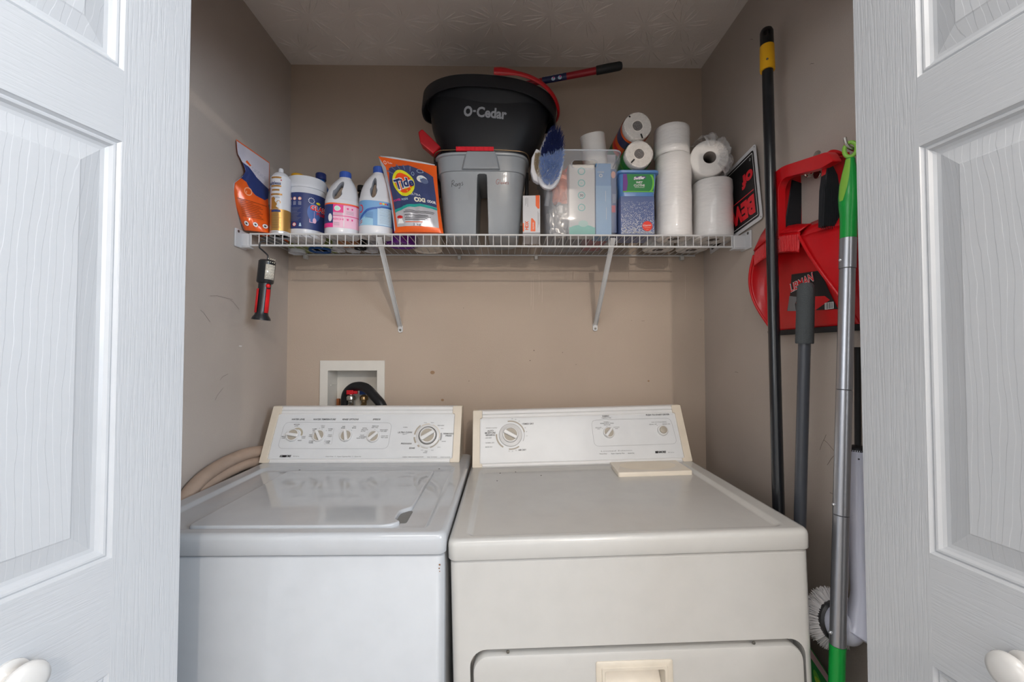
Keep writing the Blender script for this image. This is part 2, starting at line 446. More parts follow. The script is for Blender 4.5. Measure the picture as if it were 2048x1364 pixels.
door_leaf('hinged_panel', (hn + d2.normalized() * DWID)[:2], (-d2.normalized())[:2], (math.cos(aR), -math.sin(aR)), r, False)

# ================================================================== wire shelf
ZS = 1.685                      # top of the deck wires
SX0, SX1, SY0, SY1 = -.825, .742, 1.372, YB - .012
wire = M('shelf_white_vinyl', (208, 208, 208), .35, coat=.3)
sh = thing('wire_shelf', 'white vinyl coated wire shelf running across the back of the closet', 'shelf', ((SX0 + SX1) / 2, SY1, ZS))
b = MB(); n = 62
LZ = ZS - .040
for i in range(n + 1):
    x = SX0 + .004 + (SX1 - SX0 - .008) * i / n
    b.tube([(x, SY1, ZS - .0012), (x, SY0 + .004, ZS - .0012), (x, SY0 - .0005, ZS - .004), (x, SY0 - .0005, LZ)], .0014, 6)
obj('deck_wires', b, wire, sh)
for nm, y, z, r_ in (('front_rail', SY0, ZS - .003, .0032), ('front_rail', SY0, LZ, .0034), ('back_rail', SY1 - .002, ZS - .005, .0032), ('middle_rail', (SY0 + SY1) / 2, ZS - .0055, .003)):
    obj(nm, MB().tube([(SX0, y, z), (SX1, y, z)], r_, 10), wire, sh)
plw = M('bracket_white_plastic', (204, 204, 206), .4)
for sx, xw, xs in ((1, XL, SX0), (-1, XR, SX1)):
    b = MB()
    # moulded pocket for the end of the shelf lip
    y0 = SY0 - .012; b.box(min(xw, xs + sx * .002), max(xw, xs + sx * .002), y0, y0 + .02, LZ - .006, ZS - .004)
    b.box(min(xw, xw + sx * .006), max(xw, xw + sx * .006), y0 - .028, y0 + .03, LZ - .012, ZS + .006)
    b.box(min(xw, xs + sx * .006), max(xw, xs + sx * .006), y0, y0 + .024, LZ - .010, LZ - .006)
    e = obj('end_bracket', b, plw, sh, bevel=(.003, 3))
    obj('screw', MB().lathe([(.0045, xw + sx * .0062), (.0042, xw + sx * .0075), (.001, xw + sx * .008)], 12, (0, y0 - .015, ZS - .002), ax='x'), M('screw_steel', (120, 118, 112), .4, .8), e)
for xc in [W(x_, 508, YB - .01).x for x_ in (612, 919, 1072, 1363)]:
    b = MB().box(xc - .006, xc + .006, SY1 - .010, YB - .0005, ZS - .022, ZS - .008).tube([(xc - .007, SY1 - .003, ZS - .008), (xc + .007, SY1 - .003, ZS - .008)], .0065, 12)
    obj('wall_clip', b, M('clip_plastic', (196, 194, 190), .45), sh, bevel=(.0015, 2))
for xt, yt, xb_, yb_ in ((757, 474, 802, 658), (1225, 474, 1191, 655)):
    T_ = W(xt, yt, SY0 + .005); B_ = W(xb_, yb_, YB - .004); x = (T_.x + B_.x) / 2
    T_ = Vector((x, SY0 + .004, LZ + .03)); B_ = Vector((x, YB - .006, B_.z + .012)); d = (T_ - B_).normalized(); nn = Vector((0, d.z, -d.y))
    b = MB(); w = .0085
    U = Vector((1, 0, 0)); prof = [(-w, 0), (-w, -.006), (-w + .002, -.006), (-w + .0025, -.002), (w - .0025, -.002), (w - .002, -.006), (w, -.006), (w, 0)]
    b.rings([[P0 + U * a + nn * c for a, c in prof] for P0 in (T_, B_)])
    foot = [(a, c) for a, c in rpoly([(-.0095, -.012), (.0095, -.012), (.0095, .02), (-.0095, .02)], .009)]
    b.prism(foot, lambda u, v, dd: Vector((x + u, YB - .001 - dd, B_.z - .014 + v)), 0, .004)
    o = obj('support_brace', b, wire, sh, bevel=(.0008, 2))
    obj('screw', MB().lathe([(.0045, YB - .0055), (.004, YB - .0068), (.001, YB - .0072)], 12, (x, 0, B_.z - .016), ax='y'), M('screw_steel'), o)

# ================================================================== washer
WH = M('appliance_white_enamel', (180, 183, 187), .07, coat=.5, spec=.5)
DRW = M('appliance_offwhite_enamel', (187, 186, 183), .22, coat=.3)
cream = M('console_yellowed_plastic', (214, 203, 186), .35, coat=.2, var=.05, vscale=14)
fascia = M('console_grey_white_fascia', (216, 218, 220), .3, coat=.2)
trimw = M('console_white_plastic', (222, 222, 222), .3, coat=.3)
dark = M('dark_gap', (38, 36, 34), .7)
tan = M('knob_tan_insert', (170, 162, 149), .4)
ink = M('print_dark_grey', (70, 70, 72), .5); ink2 = M('print_mid_grey', (128, 130, 132), .5); ink3 = M('print_light_grey', (165, 166, 168), .5)
blk = M('print_black', (22, 22, 24), .4); red = M('print_red', (190, 30, 34), .4)
rust = M('rust_speck', (120, 78, 40), .8)
def cabinet(root, x0, x1, y0, y1, zt, th, rec, wm, wmc=None, lipgap=.003):
    """root-local body + lipped top with a recessed field"""
    b = MB(); P = lambda i, z: at(rrect(x0 + i, x1 - i, y0 + i, y1 - i, .016), z)
    b.rings([P(.006, .02), P(.004, .03), P(.004, zt - th - lipgap - .004), P(.008, zt - th - lipgap)])
    obj('cabinet', b, wmc or wm, root, local=True, angle=50)
    obj('top_gap', MB().rings([P(.010, zt - th - .006), P(.010, zt - th + .004)]), dark, root, local=True)
    b = MB(); R = lambda i, z, r: at(rrect(x0 + i, x1 - i, y0 + i, y1 - i, r), z)
    rx0, rx1, ry0, ry1 = rec
    Q = lambda i, z, r: at(rrect(rx0 + i, rx1 - i, ry0 + i, ry1 - i, r), z)
    b.rings([R(.008, zt - th, .012), R(.001, zt - th, .018), R(0, zt - th + .002, .018), R(0, zt - .012, .018), R(.0012, zt - .006, .018), R(.005, zt - .0015, .016), R(.011, zt, .014), R(.0125, zt, .0135), Q(-.009, zt, .02),
             Q(-.006, zt, .02), Q(-.003, zt - .001, .018), Q(.003, zt - .0055, .016), Q(.007, zt - .0075, .014), Q(.0085, zt - .0075, .013)])
    return obj('top_panel', b, wm, root, local=True, angle=50)
wx0, wx1, wy0, wy1, WZ = -.804, -.120, .858, 1.535, .939
ws = thing('washing_machine', 'white top loading washing machine with a five knob control console', 'washing machine', ((wx0 + wx1) / 2, wy0, 0))
wo = Vector(((wx0 + wx1) / 2, wy0, 0)); L = lambda x: x - wo.x
cabinet(ws, L(wx0), L(wx1), 0, wy1 - wy0, WZ, .041, (L(-.754), L(-.164), .036, .492), WH)
# lid with the finger notch on its right side
lx0, lx1, ly0, ly1 = L(-.664), L(-.219), .042, .455
pl = rpoly([(lx0, ly0), (lx1 - .03, ly0), (lx1 - .004, ly0 + .022), (lx1 - .022, ly0 + .038), (lx1 - .022, ly0 + .085), (lx1, ly0 + .105), (lx1, ly1), (lx0, ly1)], [.018, .03, .012, .012, .012, .012, .012, .012])
cxl = sum(p[0] for p in pl) / len(pl); cyl = sum(p[1] for p in pl) / len(pl)
def shrink(pl, k):
    o = []; n = len(pl)
    for i in range(n):
        a = Vector(pl[i - 1]); c = Vector(pl[(i + 1) % n]); t = (c - a).normalized(); o.append((pl[i][0] - t.y * k, pl[i][1] + t.x * k))
    return o
b = MB().rings([at(pl, WZ - .0076), at(pl, WZ - .002), at(shrink(pl, .0010), WZ - .0002), at(shrink(pl, .003), WZ + .0010), at(shrink(pl, .0045), WZ + .0010)])
obj('lid', b, WH, ws, local=True, angle=50)
b = MB().prism(rpoly([(lx1 - .021, ly0 + .03), (lx1 + .004, ly0 + .03), (lx1 + .004, ly0 + .1), (lx1 - .021, ly0 + .1)], .006), lambda u, v, d: Vector((u, v, WZ - .0074 + d)), 0, .0006)
obj('finger_well_shade', b, M('well_shade_grey', (112, 112, 110), .5), ws, local=True)  # flat patch; the shade of the notch pocket is put into its grey
for x_, y_ in ((lx0 + .03, ly1 + .012), (lx1 + .012, ly1 + .018)):
    obj('hinge_pin', MB().lathe([(.003, WZ), (.002, WZ + .0012)], 10, (x_, y_, 0)), M('pin_grey', (110, 108, 104), .5), ws, local=True)

def console(root, x0, x1, yb, zb, lean=.086, H=.176):
    """root-local control console: body, end caps, fascia. Returns origin, U, V of the fascia plane"""
    w = .020
    side = [(0, .002), (.003, .006), (lean - .004, H - .008), (lean + .002, H - .002), (lean + .010, H), (lean + .034, H - .002), (lean + .040, H - .008), (lean + .044, .002)]
    def P(x, off=0): return [(x, yb + a, zb + c) for a, c in side]
    b = MB(); b.rings([P(x0 + w), P(x1 - w)]); c_ = obj('console_body', b, trimw, root, local=True, angle=30)
    n = Vector((0, -H, lean)).normalized(); V = Vector((0, lean, H)).normalized(); U = Vector((1, 0, 0)); N = U.cross(V)
    o = Vector((x0, yb + .0015, zb)); SL = math.hypot(lean, H)
    pf = plane(o, U, V); Wd = x1 - x0
    for s_ in (0, 1):
        fx = (lambda u: u) if s_ == 0 else (lambda u: Wd - u)
        b = MB(); ins = [[(0, 0), (w + .012, 0), (w + .012, .0125), (w + .004, .0125), (w + .004, .022), (w + .004, SL - .030), (w + .012, SL - .030), (w + .012, SL - .002), (0, SL - .002)]][0]
        b.prism([(fx(u), v) for u, v in rpoly(ins, .004)], pf, -.002, .006)
        sd = P(x0 if s_ == 0 else x1); sd2 = P(x0 + w if s_ == 0 else x1 - w); b.rings([sd, sd2])
        obj('end_cap', b, cream, root, local=True, bevel=(.002, 3))
    b = MB()
    for v0, v1, d1 in ((.003, .0115, .004), (SL - .016, SL - .005, .005), (SL - .028, SL - .018, .0035)):
        b.prism([(w + .012, v0), (Wd - w - .012, v0), (Wd - w - .012, v1), (w + .012, v1)], pf, -.001, d1)
    obj('trim_strip', b, trimw, root, local=True, bevel=(.0015, 3))
    pan = rpoly([(w + .006, .0135), (Wd - w - .006, .0135), (Wd - w - .006, SL - .031), (w + .006, SL - .031)], .008)
    obj('control_panel', MB().prism(pan, pf, -.001, .003), fascia, root, local=True, bevel=(.0008, 2))
    return o, U, V, SL
def knob(root, o, U, V, u, v, r, ang, hgt=.015, dial=None, name='knob', ring=False):
    """skirted knob with a bar grip, tan quarter moons"""
    pf = plane(o, U, V); b = MB(); N = 32
    def circ(rad, d): return [pf(u + rad * math.cos(2 * PI * i / N), v + rad * math.sin(2 * PI * i / N), d) for i in range(N)]
    if dial: b.rings([circ(dial, .003), circ(dial, .0055), circ(dial - .0015, .0065)], 0)
    d0 = .0065 if dial else .003
    b.rings([circ(r * 1.02, d0), circ(r, d0 + hgt * .45), circ(r * .95, d0 + hgt * .62), circ(r * .84, d0 + hgt * .64), circ(r * .80, d0 + hgt * .35)], 0)
    k = obj(name, b, [trimw], root, local=True, angle=35)
    c, q = math.cos(ang), math.sin(ang); bw = r * .27
    bar = rpoly([(-r * .96, -bw), (r * .96, -bw * .8), (r * .96, bw * .8), (-r * .96, bw)], bw * .5)
    obj('grip', MB().prism([(u + x * c - y * q, v + x * q + y * c) for x, y in bar], pf, d0 + .001, d0 + hgt), trimw, k, local=True, bevel=(r * .10, 3), label='white bar grip')
    obj('insert', MB().rings([circ(r * .81, d0 + .001), circ(r * .81, d0 + hgt * .40)], 0), tan, k, local=True, label='tan inset face')
    if ring: obj('skirt_ring', MB().rings([circ(r * 1.04, d0), circ(r * 1.14, d0), circ(r * 1.14, d0 + .0015), circ(r * 1.04, d0 + .0015)], 0, False, False), M('knob_dark_ring', (92, 90, 88), .4), k, local=True)
    return k
cx0, cx1 = L((526 - 1012) / FP * 1.412), L((920 - 1012) / FP * 1.412)
o, U, V, SL = console(ws, cx0, cx1, 1.412 - wy0, WZ - .002)
ow = o + wo
class PD:
    """decals given by where they show on a plane"""
    def __init__(s, ow, U, V, fn, lift=.0035):
        s.o, s.U, s.V = ow, U, V; s.D = Decal(fn, lift=lift); a = uvof(0, 0, ow, U, V)
    def p(s, x, y): return uvof(x, y, s.o, s.U, s.V)
    def sc(s, x, y): a = s.p(x - 2, y); b = s.p(x + 2, y); return math.hypot(b[0] - a[0], b[1] - a[1]) / 4
    def text(s, t, x, y, w, h, m, **k):
        q = s.sc(x, y); a = s.p(x - w / 2, y); c = s.p(x + w / 2, y); u, v = s.p(x, y)
        s.D.text(t, u, v, w * q, h * q, m, rot=k.pop('rot', 0) + 0 * math.atan2(c[1] - a[1], c[0] - a[0]), **k)
    def line(s, pts, w, m, closed=False, r=0):
        P = [s.p(*p) for p in pts]
        if r: P = rpoly(P, r)
        s.D.line(P, w, m, 1, closed)
    def ring(s, x, y, r0, r1, m, a0=0, a1=360, layer=1):
        u, v = s.p(x, y); q = s.sc(x, y); s.D.ring(u, v, r0 * q, r1 * q, m, layer, a0, a1)
    def bar(s, x, y, w, h, m, layer=1):
        u, v = s.p(x, y); q = s.sc(x, y); s.D.rect(u - w * q / 2, v - h * q / 2, u + w * q / 2, v + h * q / 2, m, layer)
fpl = plane(o, U, V)
p = PD(ow, U, V, fpl)
for t, x, w in (('WATER LEVEL', 597.7, 27), ('WATER TEMPERATURE', 650, 45), ('RINSE OPTIONS', 702, 32), ('SPEEDS', 754, 15)): p.text(t, x, 839.3, w, 3.4, ink, shear=.2, bold=.02)
p.line([(571, 845), (784.5, 846), (776, 898), (556, 897.5)], .0006, ink2, True, .018)
for t, x, y, w in (('MEDIUM', 594.5, 849.3, 11), ('LOAD', 594, 852.4, 7), ('SMALL', 568, 873.7, 8), ('LOAD', 568, 876.6, 7), ('LARGE', 608, 873.7, 8), ('LOAD', 608, 876.6, 7), ('RESET', 600.5, 881.5, 8),
                   ('WARM', 629.5, 858.5, 9), ('COLD', 629.5, 861.6, 7.5), ('COLD', 646.7, 852.3, 7.5), ('COLD', 646.7, 855.4, 6.5), ('WARM', 661.5, 858.5, 9), ('COLD', 661, 861.6, 7), ('COLD', 661, 870.5, 7.5), ('COLD', 661, 873.4, 7),
                   ('HOT', 622.7, 870.3, 6), ('COLD', 622, 873.3, 7), ('WARM', 623, 882.8, 8.5), ('WARM', 622.5, 886, 8.5), ('WARM', 656.5, 882.8, 9), ('WARM', 655.5, 886.2, 8.5),
                   ('ONE', 688, 853.5, 6), ('RINSE', 687, 856.6, 8), ('TWO', 710, 853.5, 6), ('RINSE', 709, 856.6, 8),
                   ('EXTRA', 730.5, 856.9, 9), ('DELICATE', 730, 860, 13), ('SLOW', 727, 863, 9), ('REGULAR', 751.6, 852.8, 13), ('FAST / FAST', 750.5, 855.8, 13), ('HEAVY DUTY', 768.5, 860.4, 16), ('FAST / FAST', 768, 863.3, 13),
                   ('HAND', 725, 871, 8), ('WASHABLE', 726, 874.2, 14), ('SLOW / SLOW', 722, 877, 16), ('CASUAL DRY', 769.5, 872.6, 15), ('FAST / SLOW', 770, 875.7, 13)):
    p.text(t, x, y, w, 1.9, ink, bold=.01)
p.line([(669, 856), (664, 889), (649, 889.5), (650, 880)], .0005, ink3, False, .004)
for x, y in ((640, 857), (645, 858.5), (653.5, 862), (656, 873), (629.5, 882), (650.5, 883), (692.5, 860), (704, 861.5), (750.5, 859), (759, 863.5), (763, 875)): p.ring(x, y, 0, .55, ink2)
p.ring(587 + 7, 868, 8.6, 12.4, M('print_tan', (176, 168, 150), .5), -20, 160, 0)
p.bar(569.5, 913, 7, 4, blk)
p.text('KENMORE', 572, 912.6, 22, 3.8, blk, shear=.25, bold=.05); p.text('80 Series', 593.5, 912.9, 12, 2.0, ink2)
for t, x, w in (('Heavy Duty', 660, 15), ('Super Capacity Plus', 689, 27), ('Quiet Pak', 716.5, 13)): p.text(t, x, 913.3, w, 2.2, ink2)
for x in (671, 706): p.bar(x, 913.3, .6, 2.4, ink3)
for t, x, y, w, h in (('ULTRA CLEAN', 810.6, 865.2, 28, 3.4), ('PREWASH', 813, 887.7, 21, 3.3), ('SOAK', 824.7, 896.6, 12, 3.3), ('PERMANENT', 898, 867.8, 22, 3.1), ('PRESS', 897.5, 872, 12, 3.1), ('PRE-WASH', 882, 851.6, 13, 2.0),
                      ('NORMAL', 811.4, 855.2, 9, 1.8), ('HEAVY', 810, 869, 9, 1.8), ('PRE', 852.5, 903, 5.5, 2), ('WASH', 850.5, 905.7, 8, 2), ('WASH', 851, 846, 6, 1.5), ('SPIN', 865, 846, 6, 1.5), ('RINSE', 888, 883.2, 8, 1.5), ('SPIN', 884.5, 857.7, 5, 1.4), ('SPIN', 878, 895, 6, 1.5), ('OFF', 865, 901, 5, 1.5), ('OFF', 844.5, 900.8, 5, 1.4),
                      ('FABRIC TIME CLEANING FLUFF', 826.5, 914.4, 42, 1.9), ('PULL TO START', 865, 914.6, 20, 1.9), ('PUSH TO STOP', 891, 914.8, 19, 1.9)): p.text(t, x, y, w, h, ink if h > 2.5 else ink2, shear=.15, bold=.015)
for a0, a1, r0, r1, m_ in ((85, 125, 23, 25, cream), (128, 175, 25, 28, tan), (186, 212, 25, 28.5, tan), (225, 236, 24.5, 28, tan), (-12, 70, 22.5, 24.5, cream), (-75, -20, 23.5, 25.5, tan), (-20, 12, 25, 28.5, ink3), (240, 275, 24.5, 25.5, tan)): p.ring(856, 872, r0, r1, m_, a0, a1)
for k in range(14): a = math.radians(130 + k * 3.4); p.ring(856 + 22.5 * math.cos(a), 872 - 22.5 * math.sin(a), 0, .5, ink2)
p.D.build('panel_printing', ws)
for x, y, r_, ang, dl in ((587, 871, 12.5, 172, None), (639, 872, 12, 122, None), (693, 872, 12, 105, None), (747.5, 873.5, 12, 42, None), (856, 872, 16, 32, 23.2)):
    u, v = p.p(x, y); q = p.sc(x, y)
    knob(ws, o, U, V, u, v, r_ * q, math.radians(ang), .013, dl * q if dl else None, 'timer_dial' if dl else 'knob', bool(dl))
# rust specks on the cabinet
b = MB()
for x, y, z, r_ in ((wx1 - .012, wy0 + .0036, .877, .0018), (wx1 - .013, wy0 + .0036, .870, .0014), (wx1 - .012, wy0 + .0036, .864, .001)): b.lathe([(r_, y - .0006), (r_ * .8, y)], 8, (x, 0, z), ax='y')
tag(obj('rust_specks', b, rust, ws), kind='stuff')

# ================================================================== dryer (stands a little out of level)
dw = .737; DZ = .9335; dh = .365
roll = math.radians(-1.5)
ds = thing('clothes_dryer', 'off-white clothes dryer with a drop down door and three dials', 'dryer', (.275, .860, 0), (0, roll, 0))
dm = wmat(ds); hx = dw / 2
top = cabinet(ds, -hx, hx, 0, .673, DZ, .040, (-hx + .041, hx - .046, .026, .510), DRW)
# corrected: door pocket in the front
door_l, door_r, door_t, door_b = -hx + .040, hx - .022, .716, .12
cab = [c for c in ds.children if c.name.startswith('cabinet')][0]
ct = MB(); pr = rrect(door_l, door_r, door_b - .005, door_t, .034, 7); ct.rings([[(x, -.05, z) for x, z in pr], [(x, .042, z) for x, z in pr]])
boolean(cab, ct)
dd = MB(); gp = .006
R3 = lambda i, y: [(x, y, z) for x, z in rrect(door_l + gp + i, door_r - gp - i, door_b, door_t - .010 - i, .032, 7)]
dd.rings([R3(.001, .039), R3(0, .004), R3(.0015, .0005), R3(.006, -.001)])
dor = obj('door', dd, DRW, ds, local=True, angle=50)
# recessed handle
hc = dm.inverted() @ W(1268, 1330, .860); hcx = hc.x; hz1 = .6885; hz0 = hz1 - .088; hw = .0765
ct = MB().rings([[(x, -.02, z) for x, z in rrect(hcx - hw + .010, hcx + hw - .010, hz0 + .008, hz1 - .012, .004)], [(x, .036, z) for x, z in rrect(hcx - hw + .014, hcx + hw - .014, hz0 + .008, hz1 - .014, .004)]])
boolean(dor, ct)
b = MB()
F = lambda i, y, r=.004: [(x, y, z) for x, z in rrect(hcx - hw + i, hcx + hw - i, hz0 + i, hz1 - i, r)]
b.rings([F(0, -.0008), F(0, -.0028), F(.0012, -.0038), F(.0105, -.0042), F(.0115, -.0062), F(.0165, -.0062), F(.0175, -.004), F(.018, .006)], 0, False, False)
b.rings([F(.018, .006), [(x, .034 if z > (hz0 + hz1) / 2 else .008, z) for x, _, z in F(.0195, 0)]], 0, False, True)
hd = obj('handle', b, M('handle_yellowed_plastic', (208, 199, 184), .35, var=.06, vscale=20, coat=.2), dor, local=True, angle=35)
for x, y in ((1015, 1271), (1508, 1254)):
    q = dm.inverted() @ W(x, y, .860)
    obj('screw', MB().lathe([(.0035, .004), (.003, .002), (.001, .0015)], 10, (q.x, 0, door_t - .0052), ax='y'), M('screw_steel'), ds, local=True)
# lint screen flap on the top
q = [dm.inverted() @ PZ(x, y, .945) for x, y in ((1241, 947.5), (1385, 942), (1353, 921), (1227, 927))]
fl = rpoly([(q[0].x, .415), (q[1].x, .415), (q[1].x, .539), (q[0].x + .004, .539)], .006)
b = MB().rings([at(fl, DZ - .0074), at(fl, DZ + .0035), at(shrink(fl, .0015), DZ + .0055)])
lf = obj('lint_screen_lid', b, M('lint_lid_yellowed', (226, 216, 200), .35, coat=.2), ds, local=True)
fx, fy = (q[0].x + q[1].x) / 2, .488
b = MB().rings([[(fx + (.088 - k * .01) * math.cos(a), min(.537, fy + (.052 - k * .008) * math.sin(a)), DZ + .0056 + h) for a in [2 * PI * i / 40 for i in range(40)]] for k, h in ((0, 0), (1, .0008), (2, .0009))])
obj('grip_dish', b, M('lint_dish', (230, 218, 198), .4), lf, local=True)
o, U, V, SL = console(ds, -hx + .008, hx - .006, .540, DZ - .002)
ow = dm @ o; Uw = (dm.to_3x3() @ U); Vw = dm.to_3x3() @ V
p = PD(ow, Uw, Vw, plane(o, U, V))
for t, x, y, w, h in (('TIMED DRY', 1056.5, 848.2, 22, 3.1), ('AIR DRY', 1044.6, 900.3, 16, 3.1), ('AUTO', 981, 862.3, 12, 3.2), ('MOISTURE', 980.6, 866.4, 21, 3.2), ('SENSING', 980.8, 870.7, 19, 3.2), ('PUSH TO START DRYER', 1314.7, 830, 47, 3.3), ('FABRIC', 1211, 832.8, 14, 3.2)):
    p.text(t, x, y, w, h, ink, bold=.02)
for t, x, y, w, h in (('WRINKLE GUARD', 983, 856.5, 23, 1.8), ('LESS DRY', 977.3, 876.4, 13, 2.1), ('NORMAL DRY', 980, 886.2, 18, 2.1), ('MORE DRY', 978, 894.5, 14, 2.1), ('TEMPERATURE', 1212, 836.6, 19, 2.1),
                      ('NORMAL +', 1213, 844.5, 12, 2.0), ('PERMANENT PRESS', 1213.5, 847.4, 27, 2.1), ('MEDIUM', 1213.7, 850.2, 13, 1.8), ('DELICATE', 1196.4, 856, 12, 2.0), ('LOW', 1197, 858.6, 5, 1.8), ('COTTONS', 1232.3, 855, 12, 2.0), ('HIGH', 1232.5, 857.6, 6, 1.8),
                      ('END OF CYCLE SIGNAL', 1317.7, 844.7, 30, 1.8), ('SIGNAL OFF', 1305.3, 849.3, 15, 2.1), ('SIGNAL ON', 1331.7, 848.6, 15, 2.1), ('Limited Edition', 1232.6, 902, 62, 2.6), ('Heavy Duty', 1206, 907.9, 15, 2.2), ('Super Capacity Plus', 1235, 907.3, 27, 2.2), ('Quiet Pak', 1261.7, 906.8, 13, 2.2)):
    p.text(t, x, y, w, h, ink2 if h < 2.6 else ink3, shear=.3 if t.startswith('Lim') else .05, bold=.008)
p.bar(1312.5, 905, 5, 4, blk); p.text('KENMORE', 1320.5, 904.4, 21, 3.8, blk, shear=.2, bold=.05); p.text('80 Series', 1341.6, 905, 12, 2.0, ink2)
p.line([(1182, 841), (1340, 836.5), (1354, 888), (1188.5, 893.5)], .0006, ink2, True, .018)
for a0, a1, r0, r1, m_ in ((10, 100, 27, 29.5, tan), (-28, 10, 27.2, 28.2, ink3), (175, 238, 26.5, 29.5, tan), (-98, -55, 27, 29.5, tan), (0, 360, 22.8, 23.4, ink3)): p.ring(1021, 870.5, r0, r1, m_, a0, a1)
for k, (t, a) in enumerate((('80', 84), ('70', 72), ('60', 58), ('50', 43), ('40', 26), ('30', 12), ('20', -3), ('30', -70), ('20', -83), ('10', -95))): a = math.radians(a); p.text(t, 1021 + 32.5 * math.cos(a), 870.5 - 32.5 * math.sin(a), 2.6, 1.8, ink2)
for x, y in ((1213.5, 854), (1205, 857.5), (1313.5, 852)): p.ring(x, y, 0, .6, ink2)
p.D.build('panel_printing', ds)
for x, y, r_, ang, dl in ((1021, 870.5, 15.5, -30, 22.6), (1217, 865.8, 11, 50, None)):
    u, v = p.p(x, y); s_ = p.sc(x, y); knob(ds, o, U, V, u, v, r_ * s_, math.radians(ang), .013, dl * s_ if dl else None, 'timer_dial' if dl else 'knob')
u, v = p.p(1324, 862); s_ = p.sc(1324, 862); pf = plane(o, U, V)
C_ = lambda r_, d: [pf(u + r_ * math.cos(2 * PI * i / 30), v + r_ * math.sin(2 * PI * i / 30), d) for i in range(30)]
bt = obj('start_button', MB().rings([C_(.0175, .003), C_(.017, .011), C_(.0155, .013)]), trimw, ds, local=True)
obj('button_cap', MB().rings([C_(.0125, .012), C_(.0122, .018), C_(.009, .0195)]), tan, bt, local=True, label='tan push cap')
b = MB()
for x, y in ((1000, 936), (1031, 934.5), (1082, 942.5), (994, 950.5)):
    q_ = dm.inverted() @ PZ(x, y, .935); b.lathe([(.0022, DZ - .0076), (.0015, DZ - .0066)], 8, (q_.x, q_.y, 0))
tag(obj('lint_specks', b, dark, ds, local=True), kind='stuff')
# ================================================================== outlet box and hoses behind the washer
from mathutils import noise as NZ
pvc = M('outlet_box_white', (222, 218, 210), .4)
ob = thing('washer_outlet_box', 'white recessed washer outlet box in the wall above the washing machine', 'outlet box', ((HX0 + HX1) / 2, YB, HZ0))
fx0, fx1, fz1 = W(641, 721, YB).x, W(770, 721, YB).x, W(700, 721, YB).z; fz0 = HZ0 - .03
b = MB(); fr = lambda x0, x1, z0, z1, y: [(x0, y, z0), (x1, y, z0), (x1, y, z1), (x0, y, z1)]
b.rings([fr(fx0, fx1, fz0, fz1, YB - .0005), fr(fx0, fx1, fz0, fz1, YB - .005), fr(fx0 + .002, fx1 - .002, fz0 + .002, fz1 - .002, YB - .006), fr(HX0 + .002, HX1 - .002, HZ0 + .002, HZ1 - .002, YB - .006), fr(HX0 + .002, HX1 - .002, HZ0 + .002, HZ1 - .002, YB + .01)], 0, False, False)
obj('frame', b, pvc, ob, smooth=False)
b = MB().rings([fr(HX0 + .002, HX1 - .002, HZ0 + .002, HZ1 - .002, YB + .008), fr(HX0 + .003, HX1 - .003, HZ0 + .003, HZ1 - .003, YB + .085)], 0, False, True)
b.box(HX0 + .002, HX0 + .006, YB + .02, YB + .08, HZ1 - .062, HZ1 - .058)
obj('recess', b, pvc, ob, smooth=False)
brass = M('valve_brass', (176, 150, 110), .3, .9); chrome = M('valve_chrome', (190, 188, 180), .22, .95)
for px_, mt, hm in ((702, chrome, M('valve_red', (196, 22, 34), .4)), (728, brass, M('valve_blue', (36, 78, 150), .4))):
    c = W(px_, 795, YB + (.002 if px_ < 710 else .034)); x, y, z = c
    b = MB().lathe([(.010, z - .05), (.010, z - .012), (.016, z - .010), (.017, z + .002), (.013, z + .008), (.006, z + .010), (.005, z + .016)], 16, (x, y, 0))
    b.tube([(x, y, z - .02), (x, y - .022, z - .034)], .008, 12)
    v = obj('valve', b, mt, ob)
    b = MB().box(x - .015, x + .011, y - .010, y + .010, z + .012, z + .029).box(x + .010, x + .025, y - .006, y + .006, z + .014, z + .026)
    obj('valve_handle', b, hm, v, bevel=(.002, 2), label='red hot water handle' if px_ < 710 else 'blue cold water handle')
c = W(677, 800, YB + .06)
obj('pipe_stub', MB().lathe([(.008, c.z - .05), (.008, c.z + .004), (.006, c.z + .006)], 14, (c.x, c.y, 0)), M('copper', (190, 120, 80), .3, .9), ob)
pth = [W(x, y, Y) for x, y, Y in ((692, 850, YB + .035), (691, 800, YB + .03), (697, 782, YB + .022), (712, 773, YB + .008), (732, 776, YB - .02), (752, 796, YB - .045), (764, 812, YB - .06), (778, 850, YB - .07))]
hs = obj('drain_hose', MB().tube(spline(pth, 6), .0178, 18), M('hose_black', (26, 27, 30), .42))
tag(hs, 'thick black rubber drain hose looped out of the white outlet box', 'hose')
tanh = M('hose_tan', (176, 152, 134), .55, var=.06)
pth = [PX(x, y, X_) for x, y, X_ in ((575, 930, -.815), (535, 905, -.826), (500, 906, -.829), (462, 920, -.829), (425, 941, -.829), (395, 966, -.829), (368, 1000, -.829), (345, 1040, -.829), (330, 1080, -.829))]
pp = spline(pth, 6)
b = MB(); b.tube(pp, .0185, 18, sx=1)
hs = thing('fill_hose', 'tan double hose curving up between the washing machine and left wall', 'hose', pp[-1])
obj('hose_tube', b, tanh, hs); obj('hose_tube', MB().tube([q + Vector((.002, -.014, -.031)) for q in pp], .017, 16), tanh, hs)

